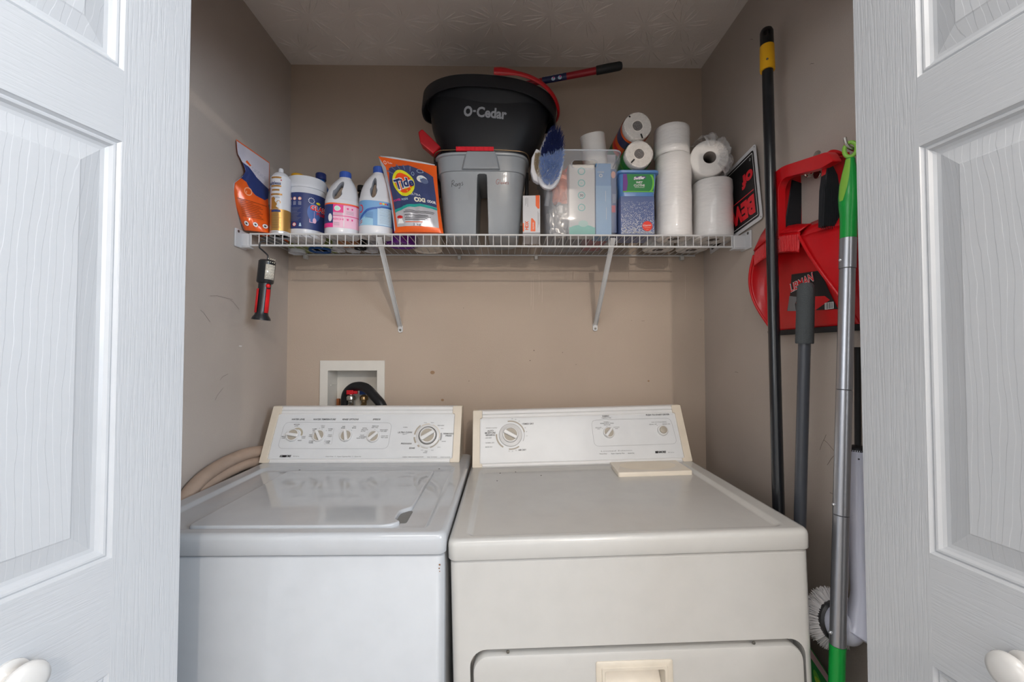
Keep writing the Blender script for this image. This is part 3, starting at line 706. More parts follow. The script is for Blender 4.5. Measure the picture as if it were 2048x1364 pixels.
# ================================================================== things on the shelf
Z0 = ZS + .0006
def root_at(name, label, cat, px_, Y, rotz=0, group=None, z=Z0, X=None, rot=None):
    X = (px_ - 1012) / FP * Y if X is None else X
    return thing(name, label, cat, (X, Y, z), rot or (0, 0, rotz), group)
wplas = M('bottle_white_plastic', (212, 214, 220), .35, coat=.2)
white = M('print_white', (232, 232, 232), .5); navy = M('print_navy', (44, 58, 112), .45); org = M('print_orange', (240, 98, 30), .4)
teal = M('print_teal', (40, 160, 150), .45); pink = M('print_pink', (232, 60, 140), .45); lpink = M('print_pale_pink', (240, 190, 212), .45)
gold = M('print_gold', (176, 128, 62), .3, .3); yel = M('print_yellow', (230, 214, 40), .45); sky = M('print_sky_blue', (110, 160, 208), .45)
lblue = M('print_pale_blue', (186, 212, 232), .45); dgreen = M('print_green', (30, 128, 62), .45); lgreen = M('print_lime', (110, 196, 60), .45); silver = M('print_silver_foil', (190, 190, 192), .25, .7)
purple = M('print_purple', (108, 48, 140), .45); grey = M('print_grey', (140, 142, 146), .5)
def loft_obj(name, keys, mats, parent, k=6, n=44, label=None, cap=True, angle=50, **kw):
    lf = Loft(keys, k); b = MB(); lf.mesh(b, n, 0, cap, cap); return obj(name, b, mats, parent, label, local=True, angle=angle, **kw), lf
# ---- spray can
r = root_at('spray_can', 'white and gold aerosol spray starch can standing beside the orange pouch', 'spray can', 560.5, 1.400, .49)
h = .205
lf = Loft([(0, .029, .029), (.003, .030, .030), (.006, .0305, .0305), (h - .035, .0305, .0305), (h - .02, .029, .029), (h - .008, .023, .023), (h - .001, .016, .016), (h + .001, .008, .008)], 4)
b = MB(); lf.mesh(b, 40); obj('can', b, wplas, r, local=True)
obj('base_rim', MB().lathe([(.029, 0), (.0315, .001), (.0315, .005), (.0308, .0055)], 36), M('can_rim', (205, 205, 205), .3, .7), r, local=True)
obj('nozzle', MB().lathe([(.008, h), (.0078, h + .012), (.006, h + .016), (.003, h + .017)], 16), wplas, r, local=True)
D = Decal(lf.wrap(.1), seg=.004)
D.rect(-.10, .008, .10, .078, M('can_gold', (190, 146, 80), .3, .5), 0)
D.poly([(-.03, .078), (-.03, .115), (-.022, .118), (-.016, .112), (-.018, .104), (-.010, .094), (-.014, .086), (-.004, .079)], gold, 1)
D.ring(-.006, .100, .004, .006, gold, 1, -40, 200)
D.text('Faultless', -.024, .1625, .048, .0105, navy, bold=.02); D.poly([(-.002, .172), (.001, .170), (.003, .173), (.0005, .175)], red, 2)
for z_, w_ in ((.178, .030), (.150, .030), (.137, .020), (.123, .036)): D.rect(-.022 - w_ / 3, z_, -.022 + w_ / 2 + .008, z_ + .0055, gold, 1)
D.text('STARCH', -.012, .1157, .018, .0035, navy)
D.rect(-.030, .068, .0, .0755, navy, 1)
for k in range(9): D.rect(-.03, .016 + k * .0055, .002 - (k % 3) * .003, .0168 + k * .0055, ink, 1)
D.build('label', r)
# ---- wipes tub
r = root_at('wipes_tub', 'round white tub of wipes with a dark blue label', 'tub', 612, 1.475, .43)
h = .207; R_ = .0645
lf = Loft([(0, .055, .055), (.002, .059, .059), (.012, .064, .064), (.02, R_, R_), (h - .045, R_, R_), (h - .038, .062, .062)], 1)
b = MB(); lf.mesh(b, 56); obj('tub', b, wplas, r, local=True)
b = MB().lathe([(.062, h - .040), (.0655, h - .038), (.0655, h - .028), (.0645, h - .026), (.0645, h - .004), (.062, h), (.052, h + .001), (.051, h - .002)], 56)
obj('lid', b, wplas, r, local=True)
D = Decal(lf.wrap(.08), seg=.005)
D.rect(-.062, .026, .088, .148, navy, 0)
D.ell(.025, .085, .022, .030, M('print_mid_blue', (72, 104, 170), .45), 1)
for k, u in enumerate((-.053, -.037, -.020)):
    D.ell(u, .127, .0055, .0055, M('print_peach', (244, 170, 140), .5), 1); D.ell(u, .127, .003, .003, org if k < 1 else white, 2)
    for q in range(4): D.rect(u - .005, .116 - q * .0032, u + .005, .1168 - q * .0032, white, 1)
for k in range(11): D.rect(-.058, .096 - k * .0042, -.016 - (k % 4) * .004, .0968 - k * .0042, grey, 1)
for k in range(11): a = 2 * PI * k / 11; D.ell(.016 + .009 * math.cos(a), .124 + .009 * math.sin(a), .0016, .0016, white, 1, 8)
D.ell(.039, .119, .008, .004, yel, 1)
D.text('GLASS', .044, .1015, .064, .0165, white, layer=3, bold=.08); D.text('GLASS', .044, .1015, .064, .0165, M('print_bright_red', (226, 28, 40), .4), layer=5, bold=.035)
D.text('PLUS', .050, .084, .034, .010, M('print_bright_red'), layer=3, bold=.03)
D.rect(.010, .05, .026, .09, lpink, 1); D.rect(.012, .052, .024, .088, M('print_mid_blue'), 2); D.ell(.026, .058, .006, .009, lpink, 3)
D.ell(-.037, .040, .0065, .0065, white, 1); D.ring(-.037, .040, .005, .0068, red, 2); D.text('2', -.037, .040, .003, .006, red, 2)
D.poly([(-.022, .034), (-.014, .034), (-.016, .045), (-.020, .045)], lblue, 2)
D.build('label', r)
# ---- bleach jugs with moulded handles
def jug(name, label, px_, Y, rotz, H_, wr, dr_, lab, hole):
    r = root_at(name, label, 'bottle', px_, Y, rotz, 'bleach bottles on the shelf')
    s = H_ / .226
    keys = [(0, wr * .86, dr_ * .84, 2.6), (.003, wr * .95, dr_ * .94, 2.7), (.012, wr, dr_, 2.8), (.108 * s, wr, dr_, 2.8), (.122 * s, wr * .97, dr_ * .96, 2.5), (.145 * s, wr * .90, dr_ * .90, 2.4, .001), (.168 * s, wr * .77, dr_ * .78, 2.3, .003), (.188 * s, wr * .57, dr_ * .62, 2.1, .006), (.202 * s, wr * .38, dr_ * .44, 2, .008), (.209 * s, wr * .33, dr_ * .40, 2, .008)]
    o_, lf = loft_obj('body', keys, wplas, r, 4, 48)
    ct = MB(); hx_, hz_, hw_, hh_, ang = hole
    rs = []
    for yy_, k_ in ((-dr_ * 1.2, 1.5), (-dr_ * .5, 1.1), (0, .8), (dr_ * .5, 1.1), (dr_ * 1.2, 1.5)):
        ring = []
        for i in range(24):
            a = 2 * PI * i / 24; x = hw_ * k_ * math.cos(a) * (1.25 if math.sin(a) < 0 else .8); z = hh_ * (k_ * .5 + .5) * math.sin(a)
            ring.append((hx_ * s + x * math.cos(ang) - z * math.sin(ang), yy_, hz_ * s + x * math.sin(ang) + z * math.cos(ang)))
        rs.append(ring)
    ct.rings(rs); boolean(o_, ct)
    c = .008; zt = H_ - .022
    rs = []
    for rr, z in ((.0185, zt), (.0185, zt + .018), (.0175, H_), (.012, H_)):
        rs.append([(c + (rr + (.0006 if i % 2 else 0)) * math.cos(2 * PI * i / 48), (rr + (.0006 if i % 2 else 0)) * math.sin(2 * PI * i / 48), z) for i in range(48)])
    obj('cap', MB().rings(rs), M('cap_blue', (50, 84, 168), .4), r, local=True, angle=30)
    D = Decal(lf.wrap(.07 * s), seg=.004); lab(D, s); D.build('label', r); return r
def lab1(D, s):
    w = .075; D.rect(-w, .022, w, .098, lpink, 0); D.rect(-w, .022, -.022, .098, navy, 1); D.rect(-w, .098, w, .103, org, 1)
    D.rect(-.022, .072, .002, .098, pink, 1); D.ell(-.010, .085, .008, .0085, white, 2); D.ell(-.010, .085, .006, .0065, M('print_mint', (190, 228, 214), .5), 3)
    D.rect(-w, .022, -.022, .036, pink, 2); D.ell(-.033, .054, .008, .013, white, 2)
    for a, c_, z in ((-.022, .06, .060), (-.022, .06, .0965)): D.rect(a, z, c_, z + .0022, pink, 2)
    D.rect(.001, .024, .0022, .096, white, 2); D.text('BLEACH', -.010, .050, .022, .006, pink, bold=.02)
    for x, z in ((.010, .086), (.024, .086), (.010, .050), (.024, .050)): D.poly([(x - .003, z + .003), (x + .003, z + .003), (x + .002, z - .003), (x - .002, z - .003)], pink, 2)
    for k in range(4): D.rect(-.019, .038 - k * .003, -.004, .0386 - k * .003, ink2, 2); D.rect(.006, .077 - k * .003, .030, .0776 - k * .003, ink2, 2); D.rect(-.019, .070 - k * .003, .0, .0706 - k * .003, ink2, 2)
def lab2(D, s):
    w = .078; D.rect(-w, .030, w, .112, sky, 0); D.poly([(-.055, .045), (-.02, .075), (.012, .090), (.06, .092), (.06, .096), (.012, .096), (-.022, .083), (-.055, .056)], M('print_royal', (50, 92, 170), .45), 1)
    D.poly([(.002, .032), (.055, .032), (.055, .090), (.002, .088)], lblue, 1)
    D.poly([(-.06, .030), (-.004, .030), (-.004, .052), (-.03, .058), (-.06, .046)], M('print_ice', (150, 196, 222), .45), 1)
    D.ring(-.050, .085, .010, .0135, M('print_bright_red'), 3, -120, 110); 
    for k, m_ in enumerate((org, yel, org, purple)): D.rect(.006 + k * .008, .101, .012 + k * .008, .1065, m_, 2)
    for k in range(13): D.rect(.006, .084 - k * .0038, .044 - (k % 3) * .004, .0846 - k * .0038, navy if k in (0, 5) else grey, 2)
    for k in range(5): D.rect(-.028, .072 - k * .0045, -.004, .0727 - k * .0045, navy, 2)
    D.poly([(-.052, .040), (-.040, .046), (-.040, .048), (-.052, .043)], red, 3); D.poly([(-.052, .034), (-.040, .040), (-.040, .042), (-.052, .037)], red, 3)
jug('bleach_bottle', 'white bleach bottle with a pink label and blue cap', 684, 1.43, .36, .222, .055, .045, lab1, (-.012, .152, .0095, .032, -.40))
jug('bleach_bottle', 'white bleach bottle with a light blue label, beside the laundry pouch', 751, 1.43, .28, .240, .054, .045, lab2, (-.006, .150, .0075, .032, -.10))
# ---- pouches
def pouch(name, label, cat, C4, T, mats, crumple=.0012, bot=.35, top=.12, seedv=0, group=None, shape=None):
    BL, BR, TR, TL = [Vector(c) for c in C4]; N = (BR - BL).cross(TL - BL).normalized()
    if N.y > 0 and abs(N.y) > abs(N.x): N = -N
    def prof(u, v): return (max(0, math.sin(PI * u)) ** .55) * (bot * max(0, 1 - v * 3) + math.sin(PI * min(1, max(0, v)) ** .8) ** .6 * (1 - v * .25) * (1 if v < .82 else 1 - (v - .82) / .18 * .8)) if 0 <= v <= 1 else 0
    def S(u, v, d, side=1):
        if shape: a, c_ = shape(v); uu = a + (c_ - a) * u
        else: uu = u
        p = (BL * (1 - uu) + BR * uu) * (1 - v) + (TL * (1 - uu) + TR * uu) * v
        k = T * prof(u, v) * side; e = min(1, 8 * min(u, 1 - u)) * min(1, 6 * min(v, 1 - v)) if 0 < u < 1 and 0 < v < 1 else 0
        cr = crumple * e * (NZ.noise(Vector((u * 5 + seedv, v * 6, side))) * 2 + NZ.noise(Vector((u * 13 + seedv, v * 15, side))))
        return p + N * (k + (cr + d) * side)
    r = thing(name, label, cat, (BL + BR) / 2, group=group)
    b = MB(); n = 26
    for sd in (1, -1):
        vs = [S(i / n, j / n, .0006, sd) for j in range(n + 1) for i in range(n + 1)]
        fs = [(j * (n + 1) + i, j * (n + 1) + i + 1, (j + 1) * (n + 1) + i + 1, (j + 1) * (n + 1) + i) for j in range(n) for i in range(n)]
        b.add(vs, fs, 0)
    rim = [(i / n, 0) for i in range(n)] + [(1, j / n) for j in range(n)] + [(1 - i / n, 1) for i in range(n)] + [(0, 1 - j / n) for j in range(n)]
    b.rings([[S(u, v, .0006, 1) for u, v in rim], [S(u, v, .0006, -1) for u, v in rim]], 0, False, False)
    obj('film', b, mats[0], r, angle=80, fixn=False)
    return r, S
foil = M('foil_orange', (242, 100, 34), .28, .1, coat=.4); 
r, S = pouch('laundry_pod_pouch', 'upright orange, navy and silver foil pouch of laundry pods next to bleach', 'pouch',
             [W(789, 466, 1.375), W(887, 467, 1.378), W(873, 332, 1.425), W(757, 313, 1.425)], .027, [foil], .0030, seedv=3,
             shape=lambda v: (0 + .05 * math.sin(PI * v), 1 - .02 * math.sin(PI * v)))
D = Decal(lambda u, v, d: S(u, v, d), seg=1 / 26, vseg=1 / 26, lift=.0011)
fnavy = M('foil_navy', (78, 90, 138), .22, .4, coat=.4); fsil = M('foil_silver', (206, 206, 212), .22, .3)
D.poly([(.085, .055), (.93, .055), (.95, .50), (.93, .80), (.80, .86), (.5, .93), (.13, .84), (.06, .60)], fnavy, 0)
D.poly([(.085, .055), (.93, .055), (.945, .34), (.6, .355), (.085, .27)], fsil, 1)
D.poly([(.08, .265), (.35, .335), (.62, .355), (.945, .335), (.945, .30), (.62, .315), (.35, .295), (.08, .225)], teal, 2)
for k in range(9):
    a = math.radians(20 + k * 17); D.poly([(.42 + .30 * math.cos(a), .62 + .22 * math.sin(a)), (.42 + .42 * math.cos(a + .03), .62 + .30 * math.sin(a + .03)), (.42 + .42 * math.cos(a + .1), .62 + .30 * math.sin(a + .1)), (.42 + .30 * math.cos(a + .05), .62 + .22 * math.sin(a + .05))], M('foil_blue_grey', (112, 126, 164), .3, .3), 1) if 55 < 20 + k * 17 < 150 else None
D.poly([(.0, .02), (.028, .02), (.05, .5), (.075, .85), (.0, .98)], M('foil_pale', (214, 214, 224), .2, .4), 1)
D.ell(.355, .635, .215, .185, M('logo_yellow', (226, 222, 44), .4), 2); D.ell(.355, .635, .17, .142, M('logo_orange', (244, 84, 30), .4), 3); D.ell(.37, .60, .085, .06, M('logo_yellow'), 4)
D.text('Tide', .36, .635, .40, .135, white, layer=5, rot=.18, shear=.03, bold=.10); D.text('Tide', .36, .635, .39, .135, navy, layer=7, rot=.18, shear=.03, bold=.035)
D.ell(.72, .72, .10, .055, white, 3); D.ell(.76, .70, .075, .045, M('foil_blue_grey'), 4); D.ell(.70, .735, .03, .015, lblue, 5); D.ring(.56, .80, .02, .026, lblue, 3); D.ring(.70, .845, .05, .06, lblue, 3, sy=.6)
D.text('ULTRA', .55, .478, .20, .028, white); D.text('OXI', .62, .415, .22, .058, M('print_cream', (228, 222, 200), .4), bold=.06); D.text('ODOR', .85, .412, .17, .038, white, bold=.04)
D.text('POWER', .16, .395, .15, .03, pink, rot=.12, bold=.02); D.text('PODS', .32, .412, .13, .03, lblue, rot=.08, bold=.02)
D.text('Tide', .17, .925, .09, .026, white, rot=-.06); D.ring(.085, .925, .018, .024, white, 2)
for z, u0, u1 in ((.245, .30, .88), (.225, .26, .86), (.19, .27, .75), (.172, .27, .80), (.152, .27, .72), (.13, .27, .68)): D.rect(u0, z, u1, z + .008, ink, 3)
D.rect(.27, .10, .62, .108, org, 3); D.poly([(.11, .09), (.24, .09), (.20, .16), (.15, .16)], white, 3); D.ell(.17, .17, .06, .02, red, 3); D.text('2 kg', .5, .075, .16, .028, ink)
D.build('print', r, local=False)
r2o = r; P_ = [S(u, 1.0, .0, 1) for u in (0.03, .25, .5, .75, .97)]
b = MB(); rs = []
for i, pnt in enumerate(P_): rs.append([pnt + Vector((0, .002, 0)), pnt + Vector((0, .002, .007 * (1 if 0 < i < 4 else .6)))])
b.add([p_ for q in rs for p_ in q], [(2 * i, 2 * i + 2, 2 * i + 3, 2 * i + 1) for i in range(4)], 0)
obj('seal_strip', b, wplas, r, solid=.0012)
# refill pouch against the left wall
r, S = pouch('refill_pouch', 'tall orange and white refill pouch leaning against the left wall', 'pouch',
             [W(491, 461, 1.372), W(538, 466, 1.392), W(539, 325, 1.485), PX(476, 281, XL + .008)], .024, [foil], .0012, bot=.6, seedv=9,
             shape=lambda v: (-.05 - .28 * max(0, math.sin(PI * min(1, v * 1.45))) + .22 * max(0, math.sin(PI * (v - .5) / .35)) * (.5 < v < .85), 1 + .0 * v))
# printed face
D = Decal(lambda u, v, d: S(u, v, d), seg=1 / 26, vseg=1 / 26, lift=.0011)
D.poly([(.01, .70), (.4, .70), (.99, .56), (.99, .985), (.01, .985)], M('pouch_white', (214, 210, 222), .3, .1), 0)
D.poly([(.01, .59), (.3, .56), (.65, .44), (.9, .42), (.99, .47), (.99, .60), (.5, .68), (.25, .76), (.01, .78)], navy, 1)
D.poly([(.18, .80), (.30, .775), (.38, .79), (.28, .83)], org, 2); D.ell(.45, .455, .11, .05, M('pouch_print_pale', (246, 170, 130), .4), 1); D.ell(.45, .455, .085, .038, M('pouch_orange_2', (224, 92, 30), .35), 2)
D.text('CASCADE', .62, .745, .5, .05, M('print_pale_grey', (180, 180, 196), .4), rot=-.08)
D.rect(.14, .14, .95, .345, M('pouch_orange_2'), 1)
for k in range(9): D.rect(.2, .155 + k * .021, .85 - (k % 3) * .05, .162 + k * .021, M('pouch_print_dark', (130, 50, 20), .4), 2)
D.line([(.14, .345), (.95, .345)], .008, M('pouch_print_dark'), 2)
for k, u in enumerate((.25, .58, .90)):
    D.ell(u, .075, .10, .032, red, 2); D.ell(u, .075, .085, .027, white, 3); D.ell(u, .075, .04, .012, ink, 4)
D.poly([(0.0, .01), (.035, .01), (.045, .62), (0.0, .62)], M('pouch_white'), 3)
D.build('print', r, local=False)
# grey and teal bag half behind it
r = thing('detergent_bag', 'grey and teal bag with an orange base hidden behind the tall orange pouch', 'bag', (-.800, 1.47, Z0))
lf = Loft([(0, .03, .045, 3), (.004, .034, .05, 3), (.05, .038, .052, 2.6), (.12, .034, .045, 2.4), (.16, .03, .03, 2.2), (.18, .028, .008, 2)], 3)
b = MB(); lf.mesh(b, 32); obj('bag_body', b, M('bag_grey', (106, 112, 118), .4), r, local=True)
D = Decal(lf.wrap(.05), seg=.006); D.rect(-.09, .002, .09, .018, org, 1); D.rect(-.09, .075, .09, .11, M('bag_teal', (30, 98, 104), .4), 1); D.build('print', r)
# ---- packages along the back, seen through the deck wires
def crate(name, label, cat, x0, x1, y0, y1, h, m, group=None, rad=.01, top=1.0):
    xc, yc = (x0 + x1) / 2, (y0 + y1) / 2
    r = obj(name, MB().rings([at(rrect(x0 + .002, x1 - .002, y0 + .002, y1 - .002, rad), Z0), at(rrect(x0, x1, y0, y1, rad), Z0 + .003), at(rrect(x0, x1, y0, y1, rad), Z0 + h * .9), at([(xc + (x - xc) * top, yc + (y - yc) * top) for x, y in rrect(x0 + .003, x1 - .003, y0 + .003, y1 - .003, rad)], Z0 + h)]), m)
    return tag(r, label, cat, group)
crate('sponge_pack', 'green wrapped pack lying at the back left corner of the shelf', 'pack', -.80, -.645, 1.525, 1.65, .10, M('pack_green', (134, 150, 84), .45, var=.12, vscale=30), top=.9)
crate('yellow_carton', 'carton with a yellow top standing behind the wipes tub', 'carton', -.800, -.735, 1.552, 1.645, .28, M('carton_yellow', (214, 172, 52), .5), top=.95) if False else None
def bottle(name, label, X, Y, H_, r0, body, capm, group=None, neck=.35, capc=.5, n4=2, ch=.02):
    r = thing(name, label, 'bottle', (X, Y, Z0), group=group)
    o_, lf = loft_obj('body', [(0, r0 * .88, r0 * .88, n4), (.004, r0, r0, n4), (H_ * .62, r0, r0, n4), (H_ * .74, r0 * .85, r0 * .85, 2), (H_ - ch - .004, r0 * neck, r0 * neck, 2), (H_ - ch + .003, r0 * neck, r0 * neck, 2)], body, r, 4, 32)
    obj('cap', MB().lathe([(r0 * capc, H_ - ch), (r0 * capc, H_ - .003), (r0 * capc * .9, H_)], 24), capm, r, local=True)
    return r
q = W(642, 348, 1.585); bottle('cleaner_bottle', 'blue bottle with a dark blue cap showing behind the wipes tub', q.x, 1.585, q.z - Z0, .040, M('bottle_blue', (34, 84, 150), .3), M('cap_navy', (34, 46, 100), .4), ch=.024, capc=.47)
q = W(596, 350, 1.60); 
r = thing('squeeze_bottle', 'white bottle with a flat yellow top just showing behind the wipes tub', 'bottle', (q.x, 1.60, Z0)); hh = q.z - Z0
loft_obj('body', [(0, .028, .028), (.004, .03, .03), (hh - .06, .03, .03), (hh - .03, .024, .024), (hh - .02, .022, .022)], wplas, r, 3, 28)
obj('cap', MB().lathe([(.024, hh - .022), (.024, hh - .003), (.021, hh)], 24), M('cap_yellow', (226, 166, 30), .4), r, local=True)
q = W(722, 372, 1.56); bottle('polish_bottle', 'small black bottle standing behind and between the two bleach bottles', q.x, 1.56, q.z - Z0, .022, M('bottle_black', (30, 30, 34), .35), M('cap_black', (24, 24, 26), .4), capc=.6)
for k, (px_, Y, cm, lb) in enumerate(((676, 1.60, 'cap_green', 'leftmost of three small white bottles seen through the wires'), (707, 1.61, 'cap_white', 'middle of three small white bottles seen through the wires'), (742, 1.61, 'cap_green', 'rightmost of three small white bottles seen through the wires'))):
    bottle('lotion_bottle', lb, (px_ - 1012) / FP * Y, Y, .15, .0265, wplas, M(cm, (40, 120, 60) if 'green' in cm else (220, 220, 220), .4), 'small white bottles at the back of the shelf')
bottle('softener_bottle', 'bottle with a purple base seen through the wires under the laundry pod pouch', (799 - 1012) / FP * 1.50, 1.515, .19, .052, M('bottle_purple', (112, 40, 150), .35), M('cap_white'))
bottle('vinegar_jug', 'pale jug with a round base seen through the wires left of the grey bucket', (856 - 1012) / FP * 1.585, 1.585, .20, .052, M('jug_pale', (214, 206, 196), .4), M('cap_white'))
crate('sachet_box', 'small brown box seen through the wires behind the pink bleach bottle', 'box', -.60, -.53, 1.50, 1.565, .05, M('box_brown', (168, 118, 82), .6))
# ---- grey twin bucket
GB = M('bucket_grey_plastic', (148, 154, 160), .32, coat=.25, var=.05, vscale=8)
gxc, gY = (963 - 1012) / FP * 1.43, 1.505
r = thing('twin_bucket', 'grey double bucket marked Rags and Gloves in the middle of the shelf', 'bucket', (gxc, gY, Z0))
GH = .272
gk = [(0, .118, .088, 4), (.003, .124, .094, 4.5), (.012, .128, .098, 5), (.20, .144, .112, 5), (.213, .146, .114, 5), (.2135, .150, .118, 5), (.262, .154, .122, 4.6), (.264, .160, .128, 4.4), (.269, .161, .129, 4.4), (GH, .159, .127, 4.4)]
lf = Loft(gk); b = MB(); n = 64
outer = [[lf.pt_(tuple(k_) + (0, 0), 2 * PI * i / n) for i in range(n)] for k_ in gk]
inner = [[lf.pt_((z_, rx, ry, e, 0, 0), 2 * PI * i / n) for i in range(n)] for z_, rx, ry, e in ((GH, .155, .123, 4.4), (GH - .003, .151, .119, 4.4), (.225, .145, .113, 4.5), (.224, .140, .108, 4.5))]
b.rings(outer + inner); g = obj('pail', b, GB, r, local=True, angle=32)
ct = MB(); rs = []
for z_, hw_, k_ in ((-.02, .021, 1), (.05, .0205, 1), (.15, .0175, 1), (.193, .0165, 1), (.203, .015, 1), (.206, .009, 1)):
    rs.append([(x, y, z_) for x, y in rrect(-hw_ + .003, hw_ + .003, -.2, .2, .008)])
ct.rings(rs); boolean(g, ct)
# raised spout block and moulded shoulder on the front rim
b = MB(); yb_ = -.122
b.rings([[(x, yb_ + dy, z) for x, z in P4] for P4, dy in (([(-.066, .215), (.066, .215), (.056, .272), (-.056, .272)], .010), ([(-.060, .216), (.060, .216), (.046, .2745), (-.046, .2745)], -.008))])
obj('pour_spout', b, GB, r, local=True, bevel=(.004, 3))
wires = [Vector((-.160, 0, .250))] + [Vector((-.160 + .32 * t, -.118 + .0 * t, GH + .001 + .010 * math.sin(PI * t))) for t in [i / 10 for i in range(11)]] + [Vector((.160, 0, .250))]
wires = spline([(-.166, -.01, .225), (-.168, -.03, .262), (-.150, -.108, GH + .006), (-.09, -.119, GH + .010), (0, -.120, GH + .011), (.09, -.119, GH + .009), (.150, -.108, GH + .004), (.168, -.03, .262), (.166, -.01, .225)], 6)
bl = obj('bail', MB().tube(wires, .0018, 8), M('bail_wire', (120, 100, 76), .35, .7), r, local=True)
b = MB().box(-.062 - .02, .062 - .02, -.129, -.112, GH + .003, GH + .017)
for k in range(9): b.box(-.078 + k * .0145, -.0775 + k * .0145 + .0035, -.1305, -.129, GH + .004, GH + .016)
obj('bail_grip', b, M('grip_red', (214, 24, 44), .4), bl, local=True, bevel=(.002, 2), label='red plastic grip')
for sx in (-1, 1): obj('bail_lug', MB().box(sx * .156 - .006, sx * .156 + .006, -.022, .006, .165, .250), M('lug_black', (26, 26, 28), .4), r, local=True, bevel=(.003, 2))
def front(lf, z0=0):
    def fn(u, v, d):
        q_ = lf.sec(v); t = min(.999, abs(u - q_[4]) / q_[1]); return Vector((u, q_[5] - q_[2] * (1 - t ** q_[3]) ** (1 / q_[3]) - d, v))
    return fn
D = Decal(front(lf), lift=.0006)
mk = M('marker_black', (30, 28, 28), .6); mr = M('marker_faded_red', (150, 62, 40), .6)
def hand(D, strokes, ox, oz, s, w, m):
    for st in strokes:
        p_ = [tuple(q_[:2]) for q_ in spline([(ox + x * s, oz + z * s, 0) for x, z in st], 5)]; D.line(p_, w, m, 1)
s_ = .0175
hand(D, [[(0, -.1), (.05, .5), (.1, 1.1)], [(.0, .95), (.3, 1.15), (.5, .9), (.35, .6), (.1, .5)], [(.1, .5), (.4, .25), (.7, .05)],
         [(1.05, .45), (.8, .45), (.7, .2), (.85, .0), (1.05, .2), (1.1, .45), (1.15, .05)], [(1.6, .55), (1.35, .5), (1.35, .2), (1.6, .3), (1.65, .6), (1.6, -.1), (1.45, -.4), (1.3, -.3)], [(2.15, .75), (1.95, .7), (1.95, .55), (2.15, .4), (2.1, .2), (1.85, .15)]], -.098, .165, s_, .0011, mk)
hand(D, [[(.5, 1.0), (.25, 1.1), (.0, .7), (.0, .3), (.25, .1), (.5, .3), (.5, .5), (.3, .5)], [(.75, 1.1), (.75, .2)], [(1.1, .5), (.95, .35), (1.05, .15), (1.25, .3), (1.1, .5)], [(1.4, .55), (1.5, .2), (1.65, .55)], [(1.8, .35), (2.0, .4), (1.95, .55), (1.8, .4), (1.85, .2), (2.05, .2)], [(2.45, .6), (2.25, .55), (2.4, .35), (2.4, .2), (2.2, .15)]], .050, .170, s_ * .95, .0011, mr)
D.build('handwriting', r)
# ---- black mop bucket on top of it
BK = M('bucket_black_plastic', (30, 31, 35), .42, var=.06, vscale=10); RD = M('red_plastic', (180, 16, 26), .35, coat=.2)
bY = 1.508; q = W(975, 190, 1.40)
r = thing('mop_bucket', 'large black oval mop bucket stacked tilted on the grey double bucket', 'bucket', ((971 - 1012) / FP * bY, bY, 1.972), (0, math.radians(4.2), math.radians(0)))
BH = .232
bk = [(0, .142, .088, 2.6), (.004, .152, .094, 2.6), (.03, .166, .099, 2.6), (.10, .196, .113, 2.5), (.17, .212, .123, 2.45), (.205, .217, .126, 2.4), (.206, .226, .134, 2.35), (.192, .233, .146, 2.3), (.191, .238, .149, 2.3), (.198, .240, .150, 2.3), (BH, .239, .147, 2.3), (BH + .003, .235, .144, 2.3), (BH, .230, .140, 2.3), (.12, .185, .112, 2.5), (.118, .18, .105, 2.5)]
lfb = Loft([k_ for k_ in bk[:6]]); b = MB(); n = 72
def bpt(k_, i):
    p_ = Loft.pt_(tuple(k_) + (0, 0), 2 * PI * i / n)
    if k_[1] > .215: p_.z += .014 * (max(0, -math.cos(2 * PI * i / n)) ** 1.5) - .034 * abs(math.sin(2 * PI * i / n)) ** 3 * (1 if k_[0] < .2 else .45)   # rim dips at both ends
    return p_
b.rings([[bpt(k_, i) for i in range(n)] for k_ in bk]); obj('tub', b, BK, r, local=True, angle=38)
D = Decal(front(lfb), seg=.008, lift=.0007)
og = M('print_logo_grey', (158, 160, 166), .5)
D.text('O', -.063, .126, .029, .030, og, bold=.05); D.rect(-.046, .1235, -.037, .1295, og, 2); D.text('Cedar', .016, .1255, .100, .031, og, bold=.035)
D.build('logo', r)
pth = []
for i in range(0, 27):
    a = math.radians(2 + i * 3.9); p_ = Loft.pt_((BH - .004, .2445, .152, 2.3, 0, 0), a); dz = .014 * max(0, math.cos(a)) ** 1.5 - .030 * abs(math.sin(a)) ** 3
    pth.append(Vector((p_.x + .002, p_.y - .002, p_.z + dz + .008 * math.sin(min(1, i / 20) * PI))))
rr = [.012, .0135, .0125, .010] + [.0078] * 23
obj('carry_handle', MB().tube(pth, rr, 12, sx=.6), RD, r, local=True, label='red carry handle folded on the rim')
L2 = r.matrix_basis.inverted()
pq = [L2 @ W(x, y, Y) for x, y, Y in ((883, 298, 1.44), (846, 262, 1.41), (838, 268, 1.41), (842, 290, 1.41), (868, 312, 1.43))]
b = MB(); b.rings([[p_ + Vector((0, -.016, 0)) for p_ in pq], [p_ + Vector((0, .024, 0)) for p_ in pq]])
ped = obj('foot_pedal', b, RD, r, local=True, bevel=(.004, 3), label='red spin pedal sticking out at the left')
obj('pedal_arm', MB().tube([L2 @ W(880, 300, 1.46), L2 @ W(872, 330, 1.44), L2 @ W(873, 358, 1.43)], [.010, .008, .006], 10), M('lug_black'), r, local=True)
